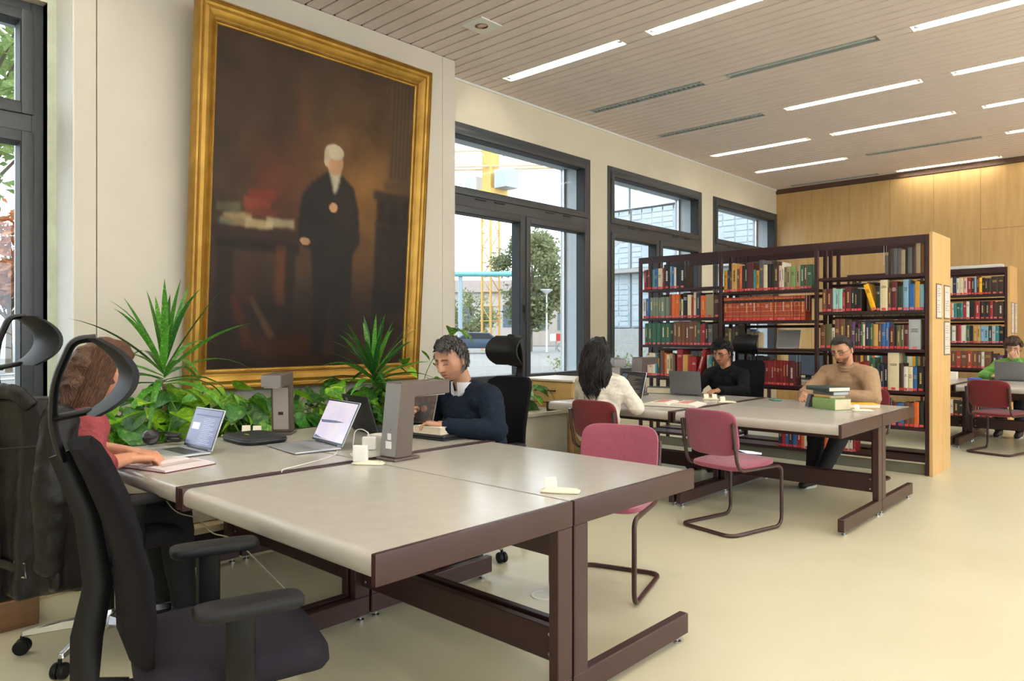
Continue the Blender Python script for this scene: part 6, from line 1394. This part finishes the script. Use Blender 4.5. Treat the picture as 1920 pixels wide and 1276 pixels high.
# woman with long dark hair, seen from behind
def wavy(r_, f):
    a = r_.uniform(-1.65, 1.65); x0 = 0.085*math.sin(a); y0 = -0.05-0.055*math.cos(a); z0 = r_.uniform(0.02, 0.115); ph = 2.2*math.sin(a*3)+r_.gauss(0, 0.35); L_ = r_.uniform(0.30, 0.47); pts = [(x0*0.6, y0*0.3, 0.10+0.03*r_.random())]
    for k in range(12):
        s = k/11; w_ = 0.020*s*math.sin(ph+s*15); pts.append((x0*(1.05+0.45*math.sin(s*PI)-0.10*s)+w_+0.0*s, y0-0.02-0.035*math.sin(s*PI)+0.012*math.cos(ph+s*13)+0.005*r_.random(), 0.06-L_*s))
    return pts
def hairmass(dz, depth):
    def f(root, Mh, hmat, ho):
        g = MB(); g.ell((0, -0.03, 0.01), (0.088, 0.098, 0.118), 20, 12, M=Mh); g.cap(Mh @ Vector((0, -0.075, 0.0)), 0.075, Mh @ Vector((0, -0.095, dz*0.55)), 0.062); g.cap(Mh @ Vector((-0.03, -0.09, dz*0.4)), 0.055, Mh @ Vector((-0.02, -0.085, dz)), 0.035); g.cap(Mh @ Vector((0.03, -0.09, dz*0.4)), 0.055, Mh @ Vector((0.03, -0.085, dz)), 0.03)
        obj('hair_mass', blob(g, 0.009, 4, 0.012, 24.0), hmat, root)
    return f
person('woman with long wavy black hair in a cream blouse, seen from behind', (-3.41, 4.66, 0), math.radians(4), dict(
    skin='#c89a7c', hair='#151214', pelvis=(0, 0.0, 0.54), neck=(0.0, 0.07, 0.985), head=(-0.05, 0.10, 1.165), pitch=0.22, yaw=0.25, roll=-0.08, build=0.93, shoulder=0.165, hth=0.016, hairline=0.07, nape=-0.10, hsc=90, tufts=0, hair_extra=[hairmass(-0.30, 0), strands(420, None, wavy, 0.0032, 4)],
    arms=(((-0.26, 0.16, 0.74), (-0.16, 0.42, 0.765), dict(d=(0.2, 1, -0.05), n=(0, 0, 1), curl=0.3)), ((0.26, 0.16, 0.745), (0.10, 0.40, 0.765), dict(d=(-0.2, 1, -0.05), n=(0, 0, 1), curl=0.3))),
    legs=LG(), clothes=[('top', 'cream_blouse', blouse_m, 0.022, 0.88, 0.010), ('trousers', 'trousers', jean_m, 0.014), ('shoes', shoe_m, sole_m)]))
# man in black sweater at his laptop
person('young man with glasses in a black V-neck sweater behind a grey laptop', (-3.44, 6.99, 0), math.radians(178), dict(
    skin='#b07c5c', hair='#121113', pelvis=(0, 0.0, 0.54), neck=(0, 0.09, 0.965), head=(0.0, 0.16, 1.125), pitch=0.30, yaw=-0.05, build=0.96, shoulder=0.18, hth=0.030, hairline=0.062, nape=-0.06, hrough=0.6, hsc=50, comb=(0.5, 0.6, 0.3), lift=0.6, tlen=0.042, glasses=pm('black_frame', '#15120f', 0.3),
    arms=(((-0.27, 0.22, 0.755), (-0.14, 0.48, 0.775), dict(d=(0.25, 1, -0.05), curl=0.3)), ((0.27, 0.22, 0.755), (0.10, 0.46, 0.775), dict(d=(-0.1, 1, -0.05), curl=0.4))),
    legs=LG(), clothes=[('top', 'black_sweater', black_knit_m, 0.017, 0.92, 0.008), ('vneck', 'tee_front', tee_m, 0.045, 0.085, 0.082), ('trousers', 'trousers', darkt_m, 0.016), ('shoes', shoe_m, shoe_m)]))
# man in beige
person('bearded man with glasses in a beige sweater behind a pile of books', (-2.20, 6.93, 0), math.radians(172), dict(
    skin='#c08e70', hair='#261f1c', pelvis=(0, 0.0, 0.55), neck=(0.0, 0.15, 1.02), head=(0.0, 0.245, 1.182), pitch=0.42, yaw=-0.10, build=1.09, shoulder=0.19, belly=0.03, wide=1.08, jaw=1.2, hth=0.015, hairline=0.076, nape=-0.05, hsc=90, tlen=0.020, lift=0.2, tufts=700, jit=0.5, stubble=0.8, glasses=pm('dark_metal_frame', '#2a2622', 0.3),
    arms=(((-0.30, 0.30, 0.775), (-0.03, 0.46, 0.79), dict(d=(0.9, 0.35, -0.05), n=(0, 0, 1), curl=0.4)), ((0.31, 0.30, 0.78), (0.20, 0.53, 0.775), dict(d=(-0.35, 0.9, -0.1), n=(0.6, 0, 0.8), curl=0.5))),
    legs=(((-0.10, 0.42, 0.50), (-0.02, 0.62, 0.17)), ((0.14, 0.42, 0.50), (0.10, 0.58, 0.10))),
    clothes=[('top', 'beige_sweater', beige_m, 0.020, 0.90, 0.010), ('roll', 'rolled_collar', beige_m, 0.055, 0.070), ('trousers', 'trousers', darkt_m, 0.020), ('shoes', shoe_m, sole_m)]))
# person in green, hand at the mouth, at the far table
def curls(root, Mh, hmat, ho):
    r_ = random.Random(7); g = MB()
    for k in range(150):
        a = r_.uniform(0, 2*PI); el = r_.uniform(0.0, 1.5); d = Vector((math.cos(a)*math.cos(el), math.sin(a)*math.cos(el), math.sin(el)))
        if d.y > 0.55 and d.z < 0.55: continue
        c = Vector((d.x*0.088, d.y*0.105-0.008, d.z*0.125+0.012)); rr_ = r_.uniform(0.010, 0.017); u = d.orthogonal().normalized(); v_ = d.cross(u); ph = r_.uniform(0, 6)
        g.tube([Mh @ (c+d*(0.003*q)+(u*math.cos(ph+q*0.9)+v_*math.sin(ph+q*0.9))*rr_) for q in range(9)], 0.005, 5)
    g.build('hair_curls', hmat, root)
person('curly-haired person in a green jumper, hand at the mouth, at the far right table', (-1.66, 11.62, 0), math.radians(178), dict(
    skin='#cf9f84', hair='#4a3426', pelvis=(0, 0.0, 0.54), neck=(0.0, 0.12, 0.97), head=(0.0, 0.21, 1.14), pitch=0.35, yaw=0.1, build=0.98, shoulder=0.18, hth=0.034, hairline=0.055, nape=-0.05, hrough=0.8, hsc=45, hair_extra=[curls], glasses=pm('clear_frame', '#8a7a6a', 0.3),
    arms=(((-0.22, 0.36, 0.775), (-0.05, 0.335, 0.99), dict(d=(0.3, 0.1, 0.9), n=(0, 1, 0.1), curl=0.7)), ((0.32, 0.30, 0.775), (0.16, 0.52, 0.775), dict(d=(-0.6, 0.7, 0), curl=0.3))),
    legs=LG(), clothes=[('top', 'green_jumper', greenk_m, 0.018, 0.92, 0.010), ('vneck', 'navy_yoke', navy_m, 0.05, 0.03, 0.08), ('trousers', 'trousers', jean_m, 0.016), ('shoes', shoe_m, sole_m)]))
# woman in red at the left
def straight(r_, f):
    a = r_.uniform(-2.15, 2.15); x0 = 0.088*math.sin(a); y0 = -0.02-0.075*math.cos(a); L_ = r_.uniform(0.24, 0.36); ph = r_.uniform(0, 6); pts = [(x0*0.5, y0*0.2+0.02, 0.115)]
    for k in range(9): s = k/8; pts.append((x0*(1.05+0.12*math.sin(s*PI))+0.004*math.sin(ph+s*5), y0-0.012+0.03*s*0.4+0.004*math.cos(ph+s*6), 0.07-L_*s))
    return pts
person('woman with brown hair in a dusty red top writing at the near left desk', (-3.47, 0.95, 0), math.radians(-2), dict(
    skin='#c98f70', hair='#553826', pelvis=(0, -0.02, 0.54), neck=(0.015, 0.06, 1.0), head=(0.045, 0.16, 1.17), pitch=0.42, yaw=-0.05, build=0.92, shoulder=0.165, hth=0.016, hairline=0.066, nape=-0.09, tufts=0, hair_extra=[hairmass(-0.24, 0), strands(380, None, straight, 0.0032, 9)],
    arms=(((-0.24, 0.16, 0.80), (-0.02, 0.29, 0.785), dict(d=(0.6, 0.6, -0.1), curl=0.4)), ((0.28, 0.05, 0.79), (0.15, 0.215, 0.79), dict(d=(-0.05, 1, -0.1), curl=0.45))),
    legs=LG(), clothes=[('top', 'red_top', redtop_m, 0.016, 0.30, 0.012), ('trousers', 'trousers', darkt_m, 0.018), ('shoes', shoe_m, shoe_m)]))
# book held up by the man in navy
t = thing('book', 'dark patterned book held up by the man in navy', 'book', (-3.315, 2.775, 0.80), math.radians(14)); t.rotation_euler = (math.radians(-24), 0, math.radians(24))
hb = pm('ornate_cover', '#241a15', 0.5, hex2='#4a3228', scale=38, contrast=(0.42, 0.6), detail=8)
MB().box(-0.075, 0.075, -0.004, 0.0, 0, 0.205).build('cover', hb, t, bevel=0.001); MB().box(-0.073, 0.072, 0.0, 0.014, 0.003, 0.202).build('page_block', page_m, t); MB().box(-0.075, 0.075, 0.014, 0.018, 0, 0.205).build('cover', hb, t, bevel=0.001)
MB().lathe([(0.055, 0), (0.055, 0.0012), (0.001, 0.0013)], 24, M=TM((0.005, -0.004, 0.075), rx=PI/2) @ Matrix.Scale(0.85, 4, (1, 0, 0))).build('cover_oval', pm('oval_dark', '#232a2c', 0.5), t); MB().lathe([(0.022, 0), (0.02, 0.0012), (0.001, 0.0013)], 16, M=TM((0.008, -0.0052, 0.082), rx=PI/2)).build('cover_portrait', pm('oval_skin', '#8a6654', 0.5, hex2='#4f2a26', scale=40), t)
# ------------------------------------------------------------------ leather jackets over the chair back
leather_m = pm('black_leather', '#0a090a', 0.42, var=0.2, scale=18, bump=0.12, bscale=40, spec=0.28)
def jacket(label, loc, rz, w_, drop, seed, mat, sleeve=True):
    t = thing('leather_jacket', label, 'jacket', loc, rz); g = MB(); r_ = random.Random(seed)
    # cloth hung over the top edge of the chair back: rings around the back, closed shell
    rings = []; N_ = 72
    for k in range(13):
        f = k/12; z = -drop*f; ring = []
        for j in range(N_):
            a = 2*PI*j/N_; ca, sa = math.cos(a), math.sin(a); flare = 1+0.10*f; fold = 0.020*f**0.7*math.sin(a*7+seed+2*f)+0.010*f*math.sin(a*15+seed*2+3*f)
            x = math.copysign(abs(ca)**0.6, ca)*(w_/2*(0.62+0.38*min(1, f*4))*flare+fold); y = math.copysign(abs(sa)**0.8, sa)*(0.055+0.03*min(1, f*2))+fold*sa
            ring.append((x, y-0.06+0.10*f*(1 if y > 0 else 0.3), z+(0.02*math.sin(a*3+seed) if k == 12 else 0)))
        rings.append(ring)
    g.loft(rings); jb_ = obj('jacket_body', blob(g, 0.011, 4, 0.006, 7.0, seed, 'jacket_body'), mat, t)
    if sleeve:
        for s in (-1, 1):
            g = MB(); p0 = Vector((s*w_*0.46, -0.05, -0.08)); p1 = Vector((s*(w_*0.52), -0.10, -0.32)); p2 = Vector((s*w_*0.47, -0.09, -0.58)); g.cap(p0, 0.065, p1, 0.058); g.cap(p1, 0.058, p2, 0.048); obj('sleeve', blob(g, 0.010, 4, 0.007, 12.0, seed+s, 'sleeve'), mat, t)
    # collar and zip
    g = MB(); g.tube(fillet([(-0.13, -0.10, -0.03), (-0.09, -0.115, 0.02), (0.0, -0.12, 0.03), (0.09, -0.115, 0.02), (0.13, -0.10, -0.03)], 0.05), 0.022, 10, sq=(0.8, 1.4)); obj('collar', blob(g, 0.008, 3, 0.005, 20, seed, 'collar'), mat, t)
    g = MB(); g.tube([(-w_*0.42, -0.118, -0.16), (0, -0.155, -0.18), (w_*0.42, -0.118, -0.16)], 0.003, 6); g.build('yoke_seam', mat, t)
    for k in range(6): MB().ell((-w_*0.30, -0.105, -drop*0.62-0.03*k), (0.004, 0.004, 0.004), 8, 6).build('stud', metal_m, t)
    g = MB(); g.tube([(-w_*0.4, -0.11, -drop*0.80), (-w_*0.1, -0.135, -drop*0.84), (w_*0.25, -0.125, -drop*0.86)], 0.014, 6, sq=(0.5, 1.3)); bo = g.build('belt', mat, t); MB().tube([(w_*0.25+0.03*c, -0.13, -drop*0.86+0.025*s) for c, s in ((-1, -1), (1, -1), (1, 1), (-1, 1))], 0.004, 6, closed=True).build('buckle', metal_m, bo)
    return t
jacket('black leather jacket with belt hung over the far left chair', (-3.19, 0.79, 1.085), math.radians(18), 0.46, 0.70, 3, leather_m)
jacket('long charcoal coat hung behind the leather jacket at the picture edge', (-3.39, 0.68, 1.09), math.radians(22), 0.44, 0.74, 8, pm('charcoal_cloth', '#131214', 0.85, var=0.2, scale=60, bump=0.1, bscale=200, spec=0.15), False)
